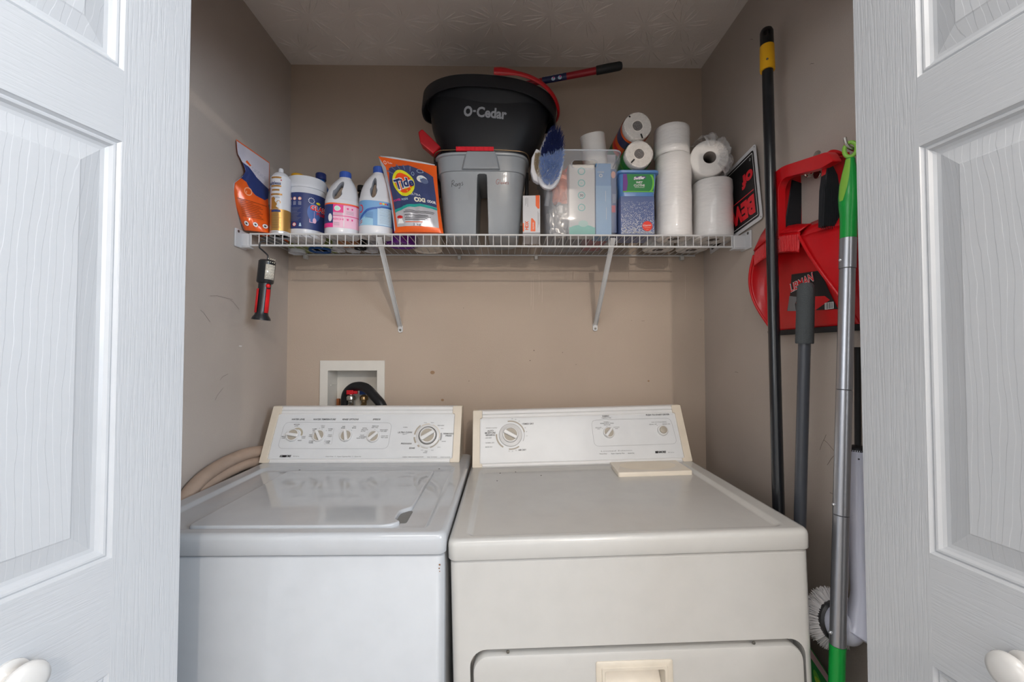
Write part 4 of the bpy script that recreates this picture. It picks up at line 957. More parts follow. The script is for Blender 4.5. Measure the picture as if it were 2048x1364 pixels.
# ---- red pole handle lying over the bucket
A = W(1245, 131, 1.47); B2 = W(1085, 162, 1.53); dd_ = (A - B2).normalized(); E = B2 - dd_ * .14
r = thing('scrub_brush', 'red handled scrubbing tool with a black grip laid across the black bucket', 'brush', E)
Pt = lambda t: B2 + dd_ * t; Lh = (A - B2).length
obj('handle', MB().tube([Pt(-.12), Pt(-.02), Pt(Lh - .095), Pt(Lh - .090)], [.0105, .0105, .0125, .0125], 20), M('handle_red', (156, 24, 38), .35), r)
obj('grip', MB().tube([Pt(Lh - .092), Pt(Lh - .090), Pt(Lh - .05), Pt(Lh - .01), Pt(Lh - .002), Pt(Lh)], [.013, .0148, .0152, .0145, .011, .004], 20), M('grip_black_foam', (34, 36, 38), .6), r, label='black rounded hand grip')
sd = dd_.cross(Vector((0, -1, 0))).normalized() * -1; fw = dd_.cross(sd).normalized()
if fw.y > 0: fw = -fw
upn = sd if sd.z > 0 else -sd
def hm(u, v, d): a = v / .0118; return Pt(u) + (fw * math.cos(a) + upn * math.sin(a)) * (.0118 + d)
D = Decal(hm, vseg=.003, lift=.0004); D.rect(.0, -.019, .088, .02, M('sticker_navy', (34, 42, 84), .4), 0); D.text('POWER SCRUB', .042, .009, .066, .005, white, bold=.02)
for u in (.040, .064): D.ell(u, -.006, .007, .006, lblue, 1); D.ell(u + .002, -.003, .0028, .0028, pink, 2)
D.build('sticker', r, local=False)
obj('brush_head', MB().tube([Pt(-.19), Pt(-.17), Pt(-.13), Pt(-.11)], [.012, .026, .026, .012], 20), M('lug_black'), r)
# ---- blue and navy cleaning brush hooked on the clear bin
bc = W(1103, 318, 1.352)
r = thing('wash_brush', 'wash brush head with light blue and navy bristles hung on the clear bin', 'brush', bc)
tilt = math.radians(-8)
def bp_(u, v, d):   # u right, v up, d toward the viewer
    c, q_ = math.cos(tilt), math.sin(tilt); return bc + Vector((u * c - v * q_, -d, u * q_ + v * c))
def leaf(k, n=40):
    o_ = []
    for i in range(n):
        a = 2 * PI * i / n; x, z = math.cos(a), math.sin(a)
        w_ = .040 * (1 - .10 * z) * (abs(x) ** .9) * math.copysign(1, x); o_.append((w_ * k, .096 * z * (k * .5 + .5) + .0 * x))
    return o_
b = MB(); lv = lambda k, d: [bp_(u + .007 * (1 - k), v, d - .020 * (u / .05) ** 2 - (.012 if u > 0 else 0) * u / .05) for u, v in leaf(k)]
b.rings([lv(.70, -.030), lv(.97, -.022), lv(1.06, -.008), lv(1.06, .002), lv(.98, .004)])
obj('brush_back', b, M('brush_white', (224, 226, 232), .35, coat=.2), r)
nv, lb_, bg_ = M('bristle_navy', (34, 46, 100), .7), M('bristle_light_blue', (186, 212, 255), .7), M('bristle_beige', (206, 186, 148), .75)
def bristle(b, base, tip, r0, m):
    t = (tip - base).normalized(); s_ = t.orthogonal().normalized(); c = t.cross(s_)
    b.add([base + (s_ * math.cos(a) + c * math.sin(a)) * r0 for a in (0, 2.1, 4.2)] + [tip + (s_ * math.cos(a) + c * math.sin(a)) * r0 * .45 for a in (0, 2.1, 4.2)], [(0, 1, 4, 3), (1, 2, 5, 4), (2, 0, 3, 5), (3, 4, 5)], m)
R_ = random.Random(3); bs = [MB(), MB()]
for _ in range(2600):
    u, v = R_.uniform(-1, 1), R_.uniform(-1, 1)
    if u * u + v * v > .94: continue
    x, z = u * .036 * (1 - .1 * v), v * .090
    up = z > .012 + x * .5 + R_.uniform(-.004, .004); L_ = R_.uniform(.024, .034) * (1 - .25 * (u * u + v * v))
    base = bp_(x, z, .002); tip = bp_(x * 1.12 + R_.uniform(-.004, .004), z * 1.03 + (R_.uniform(.004, .016) if up else R_.uniform(-.004, .004)), L_)
    bristle(bs[0 if up else 1], base, tip, .0009, 0)
obj('bristles', bs[0], nv, r, label='navy bristles', smooth=False); obj('bristles', bs[1], lb_, r, label='light blue bristles', smooth=False)
b = MB(); P5 = [(1072, 300), (1063, 318), (1061, 345), (1066, 362), (1076, 368), (1090, 364), (1090, 310)]
pw = [W(x, y, 1.378) for x, y in P5]
b.rings([[p_ + Vector((0, dy, 0)) for p_ in pw] for dy in (-.012, .012)])
obj('side_lobe', b, M('brush_white'), r, bevel=(.004, 3)); b = MB()
for k in range(26):
    for j in range(14):
        t = k / 25; base = W(1067 + 11 * abs(t - .5) ** 1.5 + j * .8 + 2 * t * t * 4, 308 + 52 * t, 1.366)
        bristle(b, base, base + Vector((R_.uniform(-.002, .002), -R_.uniform(.010, .016), R_.uniform(-.002, .002))), .0009, 0)
obj('bristles', b, bg_, r, label='beige side bristles', smooth=False)
pth = spline([bp_(.0, .055, -.02), bp_(.006, .072, -.034) + Vector((0, 0, .01)), bp_(.012, .060, -.062), bp_(.012, .02, -.10), bp_(.012, -.10, -.15)], 5)
obj('handle_socket', MB().tube(pth, .008, 12), M('brush_white'), r)
# ---- small carton
bx_r = thing('glove_box', 'small white carton with orange corners between grey bucket and clear bin', 'box', ((1063.5 - 1012) / FP * 1.40, 1.405, Z0), (0, 0, math.radians(-3)))
bw, bd, bh = .058, .10, .139
obj('carton', MB().box(-bw / 2, bw / 2, 0, bd, 0, bh), M('carton_white', (214, 214, 218), .5), bx_r, local=True, bevel=(.001, 2), base=False)
D = Decal(plane((-bw / 2, 0, 0), (1, 0, 0), (0, 0, 1)))
D.poly([(bw - .015, bh), (bw - .002, bh), (bw - .002, bh - .045), (bw - .008, bh - .045), (bw - .015, bh - .035)], org, 1)
D.poly([(.026, .018), (.042, .018), (.042, .050), (.032, .062), (.028, .062)], org, 1); D.rect(0, .018, .004, .046, org, 1)
D.text('HDX', .013, .038, .030, .011, org, rot=PI / 2, bold=.04); D.text('GLOVES', .035, .036, .024, .004, white, rot=PI / 2, bold=.02)
D.rect(0, 0, bw, .014, M('carton_band', (150, 150, 154), .5), 0)
for k, (u, z0_, z1_) in enumerate(((.008, .105, .130), (.012, .110, .132), (.016, .100, .130), (.050, .03, .085), (.053, .04, .08))): D.rect(u, z0_, u + .0009, z1_, ink2, 1)
D.build('print', bx_r)
# ---- clear bin with its contents
BX0, BX1, BY0, BY1, BHt = .128, .372, 1.383, 1.640, .278
clear = M('clear_plastic', (214, 220, 230), .10, alpha=.18, spec=.7)
r = thing('storage_bin', 'clear plastic storage bin packed with wipes and bags on the shelf', 'bin', ((BX0 + BX1) / 2, (BY0 + BY1) / 2, Z0))
cxb, cyb = (BX0 + BX1) / 2, (BY0 + BY1) / 2
def rr_(i, rad): return rrect(BX0 + i - cxb, BX1 - i - cxb, BY0 + i - cyb, BY1 - i - cyb, rad, 6)
ks = [(.012, 0, .02), (.009, .003, .02), (.004, .02, .022), (.002, .06, .024), (-.002, .15, .026), (-.003, .158, .026), (-.001, .166, .026), (-.004, .24, .028), (-.010, .246, .03), (-.011, BHt, .03)]
ki = [(-.0085, BHt, .03), (-.0075, .248, .03), (-.0015, .242, .028), (.0015, .166, .026), (-.0005, .150, .026), (.0045, .06, .024), (.0065, .02, .022), (.0145, .003, .02)]
b = MB().rings([at(rr_(i, rd), z) for i, z, rd in ks] + [at(rr_(i, rd), z) for i, z, rd in ki])
bo = obj('bin_body', b, clear, r, local=True, angle=35)
hx0, hx1 = (1146 - 1012) / FP * BY0 - cxb, (1196 - 1012) / FP * BY0 - cxb
ct = MB(); sl = rrect(hx0, hx1, .222, .247, .012, 6); ct.rings([[(x, BY0 - cyb - .03, z) for x, z in sl], [(x, BY0 - cyb + .02, z) for x, z in sl]]); boolean(bo, ct)
yb_ = BY0 - cyb
obj('rim', MB().tube([(x, y, BHt) for x, y in rr_(-.0105, .03)], .0026, 8, closed=True), M('clear_rim', (220, 226, 234), .15, alpha=.55, spec=.7), r, local=True)
obj('handle_lip', MB().tube([(x, yb_ - .0015, z) for x, z in rrect(hx0 - .002, hx1 + .002, .220, .249, .013, 6)], .0024, 8, closed=True), clear, r, local=True)
zb = Z0 + .0035
def carton(name, label, cat, x0, x1, y0, y1, z0, z1, m, bev=.0015, rotz=0):
    r_ = thing(name, label, cat, ((x0 + x1) / 2, (y0 + y1) / 2, z0), (0, 0, rotz)); w_, d_ = (x1 - x0) / 2, (y1 - y0) / 2
    obj('carton' if 'box' in cat else 'wrapper', MB().box(-w_, w_, -d_, d_, 0, z1 - z0), m, r_, local=True, bevel=(bev, 3))
    return r_, Decal(plane((-w_, -d_, 0), (1, 0, 0), (0, 0, 1)), lift=.0006), w_ * 2, z1 - z0
wy = 1.402
X_ = lambda px_, Y=wy: (px_ - 1012) / FP * Y
Z_ = lambda py, Y=wy: CAMZ + (705 - py) / FP * Y
r, D, w_, h_ = carton('wipes_pack', 'white pack with teal rings standing inside the clear bin', 'pack', X_(1139), X_(1192.5), wy, wy + .05, zb, Z_(323), M('pack_offwhite', (226, 222, 216), .5), .004)
D.rect(.001, .002, w_ - .001, .028, M('print_mint_green', (110, 200, 178), .5), 0); D.ell(w_ * .5, .024, w_ * .45, .012, M('print_mint_green'), 1); D.ell(w_ * .54, .040, .016, .011, M('print_mint'), 2)
for k, y in enumerate((338, 362, 387, 412)):
    z = Z_(y) - zb; D.ring(w_ * .48, z, .0095, .0125, M('print_ring_teal', (112, 196, 186), .5), 1)
    if k == 2: D.text('30', w_ * .48, z, .012, .0075, ink, bold=.03)
    else: D.ell(w_ * .48, z, .004, .004, M('print_mint') if k else M('pack_offwhite'), 1)
D.ring(w_ * .5, h_ + .004, w_ * .36, w_ * .375, grey, 1, 200, 340, sy=.32)
D.build('print', r)
r, D, w_, h_ = carton('blue_carton', 'light blue carton standing inside the clear bin beside the wipes', 'box', X_(1194), X_(1225), wy, wy + .07, zb, Z_(321), M('carton_sky', (112, 160, 208), .45))
D.rect(0, 0, w_, h_ * .93 if False else .168, M('carton_sky_light', (140, 184, 222), .45), 0); D.rect(w_ * .12, .015, w_ * .75, .045, M('carton_sky_light'), 1)
D.text('CARE', w_ * .32, h_ - .030, w_ * .42, .005, white, bold=.02); D.ring(w_ * .32, h_ - .042, .003, .006, white, 2)
for k, (z0_, z1_) in enumerate(((.115, .150), (.055, .095))): D.rect(w_ * .62 + k * .002, z0_, w_ * .62 + .0012 + k * .002, z1_, white, 2)
D.build('print', r)
r, D, w_, h_ = carton('navy_carton', 'dusty navy carton at the right end inside the clear bin', 'box', X_(1226), X_(1237), wy + .006, wy + .10, zb + .012, Z_(331), M('carton_dusty_navy', (92, 108, 148), .45))
D.rect(.001, .068, w_ * .75, .092, M('print_coral', (220, 70, 74), .45), 1); D.ell(w_ * .4, h_ - .02, w_ * .4, .012, M('print_peach'), 1)
for k in range(3): D.rect(w_ * .3 + k * .004, .10, w_ * .3 + .001 + k * .004, .13, white, 1)
D.build('print', r)
r, D, w_, h_ = carton('red_carton', 'red carton lying at the back inside the clear bin, seen through the wires', 'box', X_(1176, 1.5), X_(1213, 1.5), 1.48, 1.62, zb, zb + .06, M('carton_red', (178, 60, 66), .5))
r, D, w_, h_ = carton('white_carton', 'white box corner rising just above the right rim of the clear bin', 'box', X_(1206, 1.54), X_(1229, 1.54), 1.50, 1.58, zb, Z_(303, 1.50), M('carton_white'))
# crumpled bags
def crumple(name, label, cat, c, rx, ry, rz, m, amp=.35, seed=0, sub=4, fr=2.2, **kw):
    bm = bmesh.new(); bmesh.ops.create_icosphere(bm, subdivisions=sub, radius=1)
    mb = MB(); vs = []
    for v in bm.verts:
        q_ = v.co * fr + Vector((seed, seed * 2, 0)); n_ = 1 + amp * (NZ.noise(q_) + .55 * (1 - 2 * abs(NZ.noise(q_ * 2.3))) - .3) 
        e = lambda t: math.copysign(abs(t) ** .7, t)
        vs.append((c[0] + rx * e(v.co.x) * n_, c[1] + ry * e(v.co.y) * n_, c[2] + rz * e(v.co.z) * n_))
    mb.add(vs, [[v.index for v in f.verts] for f in bm.faces]); bm.free()
    o_ = obj(name, mb, m, angle=kw.get('angle', 30)); return tag(o_, label, cat, kw.get('group'))
silv = M('bag_crinkled_silver', (196, 190, 182), .22, .55, bump=.6, bscale=60)
crumple('foil_bag', 'crinkled silver bag filling the lower left of the clear bin', 'bag', (X_(1119, 1.44), 1.452, zb + .062), .035, .030, .056, silv, seed=4)
crumple('zip_bag', 'crinkled orange bag standing in the left of the clear bin', 'bag', (X_(1128, 1.45), 1.465, zb + .175), .034, .028, .062, M('bag_orange_film', (232, 128, 72), .25, .1, bump=.5, bscale=70), seed=8)
crumple('snack_bag', 'orange and yellow packet sticking up behind the rim of the clear bin', 'bag', (X_(1146, 1.55), 1.55, zb + .235), .038, .030, .058, M('bag_orange_bright', (240, 96, 34), .3), seed=12, amp=.25)
crumple('green_bag', 'green packet tip sticking up behind the clear bin', 'bag', (X_(1158, 1.60), 1.60, zb + .262), .020, .016, .060, M('bag_green', (52, 142, 62), .35), seed=15, amp=.25)
# ---- paper rolls
tissue = M('tissue_white', (240, 237, 233), .9, var=.02, vscale=30, bump=.25, bscale=120)
tisw = M('tissue_wrapped', (242, 240, 238), .35, var=.02, vscale=30, bump=.35, bscale=35, stretch=(1, 1, 4), coat=.5)
core = M('core_card', (120, 112, 106), .8)
film = M('shrink_film', (226, 228, 232), .12, alpha=.30, spec=.7, bump=.8, bscale=50)
def roll(name, label, R0, H0, rc, mat=tissue, loc=(0, 0, 0), rot=None, group=None, seed=0, n=40, squash=0):
    o_ = thing(name, label, 'paper roll', loc, group='toilet rolls on the shelf' if name[0] == 't' else 'paper towel rolls on the shelf')
    if rot is not None: o_.matrix_basis = Matrix.Translation(loc) @ rot
    def c_(rad, z, wob=0): 
        return [(rad * (1 + wob * NZ.noise(Vector((math.cos(a) * 2 + seed, math.sin(a) * 2, z * 60))) - squash * abs(math.cos(2 * a))) * math.cos(a), rad * (1 + wob * NZ.noise(Vector((math.cos(a) * 2 + seed, math.sin(a) * 2, z * 60))) - squash * abs(math.cos(2 * a))) * math.sin(a), z) for a in [2 * PI * i / n for i in range(n)]]
    rs = [c_(rc, .01), c_(rc, .0005), c_(R0 * .6, 0), c_(R0 * .95, .0005, .01), c_(R0, .004, .02)] + [c_(R0, .004 + (H0 - .008) * k / 8, .025) for k in range(1, 9)] + [c_(R0 * .95, H0 - .0005, .01), c_(R0 * .6, H0), c_(rc, H0 - .0005), c_(rc, H0 - .01)]
    b_ = MB().rings(rs, 0, False, False); obj('paper', b_, mat, o_, local=True, angle=50)
    b_ = MB().rings([[(rc * math.cos(a), rc * math.sin(a), z) for a in [2 * PI * i / 24 for i in range(24)]] for z in (.002, H0 - .002)], 0, False, False)
    obj('core', b_, core, o_, local=True, solid=.0012); return o_
roll('toilet_roll', 'bare white toilet roll tilted on top of the clear bin', .043, .112, .02, loc=(X_(1194, 1.50), 1.50, Z_(326, 1.48)), rot=Matrix.Rotation(math.radians(-9), 4, 'Y') @ Matrix.Rotation(math.radians(12), 4, 'X'))
# kitchen rolls lying on the tub, ends to the front
LY = Matrix.Rotation(math.radians(-90), 4, 'X')      # roll axis along +Y
for k, (px_, py, Y0, lab_, cols) in enumerate(((1283, 301, 1.372, 'wrapped paper towel roll lying on the green wet cloth tub', (M('wrap_green', (40, 150, 60), .35), lgreen, dgreen)), (1280, 243, 1.368, 'wrapped paper towel roll with navy and orange wrapper on top of another roll', (M('wrap_navy', (40, 48, 96), .35), org, M('wrap_green'))))):
    c = Vector((X_(px_, Y0), Y0, Z_(py, Y0))); R0 = .0468
    o_ = roll('paper_towel_roll', lab_, R0, .272, .017, loc=c, rot=Matrix.Rotation(math.radians(-90), 4, 'X') @ Matrix.Rotation(math.radians(40 + 20 * k), 4, 'Z'), group=None, seed=k * 3, squash=.035, mat=M('tissue_quilted', (238, 232, 224), .5, var=.06, vscale=60, bump=.9, bscale=90, coat=.3))
    def wf(u, v, d, R0=R0): return Vector(((R0 + .0014 + d) * math.cos(u / R0), (R0 + .0014 + d) * math.sin(u / R0), v))
    D = Decal(wf, seg=.008, lift=.0002); C0 = 2 * PI * R0
    if k: D.rect(0, .018, C0, .27, org, 0); D.rect(0, .03, C0, .075, cols[0], 1); D.rect(0, .14, C0, .27, cols[2], 1); D.rect(0, .10, C0, .12, M('print_bright_red'), 1)
    else: D.rect(0, .02, C0, .27, cols[0], 0); D.rect(0, .10, C0, .27, cols[2], 1); D.rect(0, .05, C0, .058, lgreen, 1)
    D.build('wrapper', o_)
    b = MB()   # gathered film over the end
    rs = []
    for rad, z in ((R0 + .001, .02), (R0 * 1.01, .002), (R0 * .8, -.002), (.022, -.0022), (.015, .004), (.006, .009)):
        rs.append([(rad * (1 - .035 * abs(math.cos(2 * a))) * math.cos(a) + .001 * NZ.noise(Vector((a * 9, rad * 90, k))), rad * (1 - .035 * abs(math.cos(2 * a))) * math.sin(a) + .001 * NZ.noise(Vector((a * 9, rad * 70, 5 + k))), z + .0012 * NZ.noise(Vector((a * 14, rad * 120, 9)))) for a in [2 * PI * i / 72 for i in range(72)]])
    b.rings(rs, 0, False, True); obj('end_film', b, M('end_film_clear', (236, 236, 238), .1, alpha=.22, spec=.9, bump=1, bscale=130), o_, local=True)
    obj('gathered_film', MB().lathe([(.016, .0045), (.009, .0035), (.004, .005)], 20), M('film_gather_grey', (128, 124, 122), .25, .3, bump=1, bscale=220), o_, local=True)
    for a_, r0_, r1_ in (((1.6 + k, .026, .042),) if not k else ((.2, .030, .046), (2.9, .036, .042))):
        obj('print_mark', MB().rings([[((r0_) * math.cos(a_) + s * .0025 * -math.sin(a_), r0_ * math.sin(a_) + s * .0025 * math.cos(a_), z), (r1_ * math.cos(a_) + s * .0025 * -math.sin(a_), r1_ * math.sin(a_) + s * .0025 * math.cos(a_), z)][::int(s)] for s, z in ((1, -.0036),)] + [[(r1_ * math.cos(a_) + .0025 * math.sin(a_), r1_ * math.sin(a_) - .0025 * math.cos(a_), -.0036), (r0_ * math.cos(a_) + .0025 * math.sin(a_), r0_ * math.sin(a_) - .0025 * math.cos(a_), -.0036)][::-1]], 0, False, False, closed=False), blk, o_, local=True, fixn=False)
# upright wrapped rolls
roll('paper_towel_roll', 'tall upright paper towel roll in film, standing right of the tissue box', .0585, .280, .02, tisw, (X_(1352, 1.43), 1.432, Z0), seed=7)
roll('toilet_roll', 'white roll balanced on the tall upright paper towel roll', .0585, .098, .02, tisw, (X_(1350, 1.43), 1.434, Z0 + .2815), seed=11)
RX = XR - .073
roll('paper_towel_roll', 'short fat upright roll in film standing beside the warning sign', .064, .1985, .021, tisw, (RX, 1.440, Z0), seed=21)
cu = Vector((X_(1428, 1.375), 1.378, Z0 + .199 + .0605))
roll('toilet_roll', 'toilet roll lying with its end showing under crumpled clear film', .060, .104, .0205, tissue, cu, Matrix.Rotation(math.radians(-12), 4, 'Z') @ LY, seed=31)
for k, (xx, zz, lb_) in enumerate(((.573, 0, 'back row toilet roll behind the tall upright roll, seen through the wires'), (RX - .01, 0, 'back row toilet roll near the right wall, seen through the wires'))):
    roll('toilet_roll', lb_, .057, .099, .021, tisw, (xx, 1.585, Z0 + zz), seed=41 + k)
roll('toilet_roll', 'toilet roll behind the film covered roll, topmost of the back row', .055, .099, .021, tisw, (RX - .02, 1.585, Z0 + .1995), seed=51)
roll('toilet_roll', 'back row toilet roll, middle of the hidden stack near the right wall', .055, .099, .021, tisw, (RX - .012, 1.585, Z0 + .1), seed=53)
# crumpled film hanging over the lying roll
b = MB(); n1, n2 = 40, 22; vs = []
for j in range(n2 + 1):
    for i in range(n1 + 1):
        a = math.radians(-50 + 165 * i / n1); t = j / n2
        rad = .068 + .010 * NZ.noise(Vector((a * 3, t * 4, 2))) + .006 * (1 - 2 * abs(NZ.noise(Vector((a * 5, t * 7, 7)))))
        if t < .3: rad *= .35 + .65 * (t / .3) ** .5
        y = cu.y - .016 + .125 * max(0, t - .22) + .008 * NZ.noise(Vector((a * 4, t * 5, 4))); sag = -.016 * max(0, math.cos(a + .9)) 
        x_ = cu.x + rad * math.cos(a); vs.append((min(XR - .004, x_), y, cu.z + rad * math.sin(a) + sag + .006))
b.add(vs, [(j * (n1 + 1) + i, j * (n1 + 1) + i + 1, (j + 1) * (n1 + 1) + i + 1, (j + 1) * (n1 + 1) + i) for j in range(n2) for i in range(n1)])
tag(obj('plastic_film', b, M('crumpled_film', (224, 222, 222), .14, alpha=.34, spec=.9, bump=.5, bscale=60), angle=25, fixn=False), 'crumpled clear plastic film torn over the end of the lying toilet roll', 'plastic film')
# ---- tissue box and wet cloth tub
tx0, tx1, tY = X_(1244, 1.372), X_(1313, 1.372), 1.372
r, D, w_, h_ = carton('tissue_box', 'blue speckled cube tissue box with a round red logo', 'box', tx0, tx1, tY, tY + .112, Z0, Z_(388, tY), M('tissue_box_blue', (88, 104, 150), .3, coat=.3))
R_ = random.Random(8)
for _ in range(1000):
    u = R_.uniform(.002, w_ - .002); z = R_.random() ** 1.75 * h_ * .84 + .003
    D.ell(u, z, .00055 + .0006 * (1 - z / h_), .00055 + .0006 * (1 - z / h_), white, 1, 6)
D.ell(w_ * .78, .027, .0165, .0165, M('logo_red', (226, 54, 34), .4), 3, 28); D.text('Kleenex', w_ * .78, .030, .026, .007, white, layer=5, shear=.2, rot=.08); D.rect(w_ * .78 - .010, .021, w_ * .78 + .010, .0222, M('print_peach'), 5); D.rect(w_ * .78 - .004, .015, w_ * .78 + .004, .016, M('print_peach'), 5)
D.build('print', r)
tz = Z_(388, tY) + .0006; sx0, sx1 = X_(1240, 1.372), X_(1320, 1.372); th_ = Z_(334, 1.372) - tz
r = thing('wet_cloth_tub', 'blue tub of wet cloths with a green label on the tissue box', 'tub', ((sx0 + sx1) / 2 + .002, tY + .062, tz)); hw_ = (sx1 - sx0) / 2
tubm = M('tub_blue', (92, 138, 196), .3, coat=.3)
S4 = lambda i, z, rd=.014: at(rrect(-hw_ + i, hw_ - i, -.062 + i, .062 - i, rd), z)
obj('tub', MB().rings([S4(.012, 0), S4(.008, .002), S4(.003, th_ - .012), S4(.004, th_ - .009)]), tubm, r, local=True)
obj('lid', MB().rings([S4(.001, th_ - .0115), S4(-.0035, th_ - .0105), S4(-.004, th_ - .003), S4(-.002, th_ - .001), S4(.006, th_)]), tubm, r, local=True)
D = Decal(lambda u, v, d: Vector((u, -.062 + .008 - .005 * v / (th_ - .018) - d, v)), lift=.0005)
w2 = hw_ - .014; a_, c_ = .015, th_ - .0130
D.rect(-w2, a_, w2, c_, dgreen, 0); D.poly([(-w2, a_), (-w2 + .012, a_), (-w2 + .016, (a_ + c_) / 2), (-w2 + .012, c_), (-w2, c_)], purple, 1); D.rect(-w2, a_, w2, a_ + .003, lgreen, 2)
D.ell(w2 - .010, (a_ + c_) / 2, .012, (c_ - a_) * .46, lgreen, 1); D.ell(w2 - .017, (a_ + c_) / 2, .013, (c_ - a_) * .46, dgreen, 2)
m_ = (a_ + c_) / 2
D.ell(.004, m_ + .0165, .021, .0055, purple, 3, rot=.1); D.text('Swiffer', .003, m_ + .0165, .036, .0090, white, layer=4, rot=.08, shear=.2, bold=.05)
D.text('WET', .003, m_ + .002, .022, .0068, white, layer=4, bold=.03); D.text('CLOTHS', .003, m_ - .0075, .036, .0068, white, layer=4, bold=.03); D.rect(-.012, m_ - .0150, .020, m_ - .0140, white, 4)
D.build('label', r)
# ---- upside down warning sign against the right wall
sp = [PX(1507, 291, XR - .012), PX(1526, 436, XR - .007), PX(1418, 511, XR - .003)]
A_, B_, C2 = sp; up_ = (A_ - B_); ac = (C2 - B_); ac.normalize(); up_ = up_ - ac * up_.dot(ac); sh_ = up_.length; up_.normalize()
sw_ = .34; nrm = ac.cross(up_); nrm = nrm if nrm.x < 0 else -nrm
r = thing('warning_sign', 'black and red Beware of Dog sign standing upside down against the right wall', 'sign', B_)
fs = lambda u, v, d: B_ + ac * u + up_ * v + nrm * d
obj('sign_plate', MB().prism(rpoly([(0, 0), (sw_, 0), (sw_, sh_), (0, sh_)], .010), fs, 0, .0012), M('sign_white', (222, 222, 224), .4), r, smooth=False)
# text frame: origin at the sign's own bottom left = our far... right-hand reading reversed, so turn the sheet by 180 degrees
ft = lambda u, v, d: fs(u, sh_ - v, d + .0012)
sgn = ac.cross(up_).dot(nrm)
ft = (lambda u, v, d: fs(u, sh_ - v, d + .0012)) if sgn < 0 else (lambda u, v, d: fs(sw_ - u, sh_ - v, d + .0012))
D = Decal(ft, lift=.0003)
D.poly(rpoly([(.012, .012), (sw_ - .012, .012), (sw_ - .012, sh_ - .012), (.012, sh_ - .012)], .012), blk, 0)
D.line(rpoly([(.020, .020), (sw_ - .020, .020), (sw_ - .020, sh_ - .020), (.020, sh_ - .020)], .003), .0022, white, 1, True)
rd2 = M('sign_red', (232, 40, 52), .4)
D.text('BEWARE', sw_ / 2, sh_ - .062, sw_ * .82, .055, rd2, bold=.06); D.rect(.03, sh_ - .108, sw_ - .03, sh_ - .105, rd2, 1)
D.text('of', .058, sh_ * .36, .066, .042, rd2, bold=.05); D.text('DOG', sw_ * .70, sh_ * .28, sw_ * .38, .06, rd2, bold=.06)
D.ring(.034, .034, .003, .004, white, 2)
D.build('sign_print', r, local=False)
b = MB()
for u, v in ((.007, .007), (sw_ - .007, .007), (.007, sh_ - .007), (sw_ - .007, sh_ - .007)):
    obj('mount_hole', MB().rings([[fs(u + .002 * math.cos(a), v + .002 * math.sin(a), .0014) for a in [2 * PI * i / 12 for i in range(12)]]], 0, False, True), ink, r, fixn=False)
# ---- inspection lamp hanging from the shelf lip
hy = SY0 - .006
q = W(535, 520, hy); q2 = W(522, 640, hy); ax = (q - q2).normalized()
r = thing('work_light', 'black and red inspection lamp hanging by its hook from the shelf edge', 'work light', q2)
Lt = (q - q2).length; P_ = lambda t: q2 + ax * t
blkp = M('lamp_black_plastic', (32, 34, 38), .38, coat=.2)
b = MB(); b.tube([P_(.118), P_(.121), P_(Lt - .006), P_(Lt - .002), P_(Lt)], [.022, .0245, .0245, .021, .012], 28)
obj('lamp_head', b, blkp, r, angle=40)
b = MB(); b.tube([P_(.0), P_(.006), P_(.016), P_(.03), P_(.118)], [.0275, .0265, .020, .0175, .0185], 28)
obj('grip_handle', b, blkp, r, angle=40)
side = Vector((math.cos(.55), -math.sin(.55), 0)); sx = ax.cross(side).normalized()
def arc(a0, a1, t0, t1, rad, k=10):
    rs = []
    for t in (t0, t1): rs.append([P_(t) + (side * math.cos(a0 + (a1 - a0) * i / k) + sx * math.sin(a0 + (a1 - a0) * i / k)) * rad for i in range(k + 1)])
    return MB().rings(rs, 0, False, False, closed=False)
obj('lens', arc(-.62, .62, .128, Lt - .018, .0252), M('lens_clear', (206, 200, 188), .15, var=.15, vscale=200, spec=.9), r, solid=-.001, fixn=False)
b = MB()
for t in [.136 + .0095 * i for i in range(7)]:
    for a in (-.4, -.13, .13, .4): c_ = P_(t) + (side * math.cos(a) + sx * math.sin(a)) * .0256; b.sphere(c_, .0016, .0016, .0016, 0, 8, 5)
tag(obj('leds', b, M('led_dome', (236, 232, 214), .1, spec=1), r), kind='stuff')
for a in (.1, 1.9, -1.6): 
    o_ = obj('grip_inlay', arc(a - .3, a + .3, .022, .098, .0206), M('lamp_red', (226, 28, 34), .35), r, solid=-.001, fixn=False, label='red grip inlay')
c_ = P_(.108) + side * .0195; obj('switch_button', MB().sphere(c_, .007, .007, .007, 0, 14, 8), M('lamp_red'), r, label='round red button')
hk = [P_(Lt - .002), P_(Lt + .012), P_(Lt + .020) + Vector((-.006, 0, 0)), P_(Lt + .032) + Vector((-.020, 0, .0)), Vector((q.x - .026, hy, LZ - .008)), Vector((q.x - .024, SY0 - .004, LZ + .010)), Vector((q.x - .012, SY0 + .006, LZ + .0135)), Vector((q.x, SY0 + .010, LZ + .004))]
obj('hook', MB().tube(spline(hk, 6), .0024, 10), blkp, r)
obj('power_cord', MB().tube(spline([Vector((q.x + .002, SY0 + .012, LZ + .006)), Vector((q.x + .012, SY0 + .02, LZ - .004)), Vector((q.x + .014, SY0 + .02, LZ - .018))], 5), .002, 8), blkp, r) if False else None
# ================================================================== tools along the right wall
def rod(name, label, cat, top, pt, floor=True):
    """axis through two world points, extended down to the floor"""
    ax = (top - pt).normalized(); t = top.z / ax.z; foot = top - ax * t
    return thing(name, label, cat, foot), ax, lambda z: foot + ax * (z / ax.z)
def zpy(py, Y): return CAMZ + (705 - py) / FP * Y
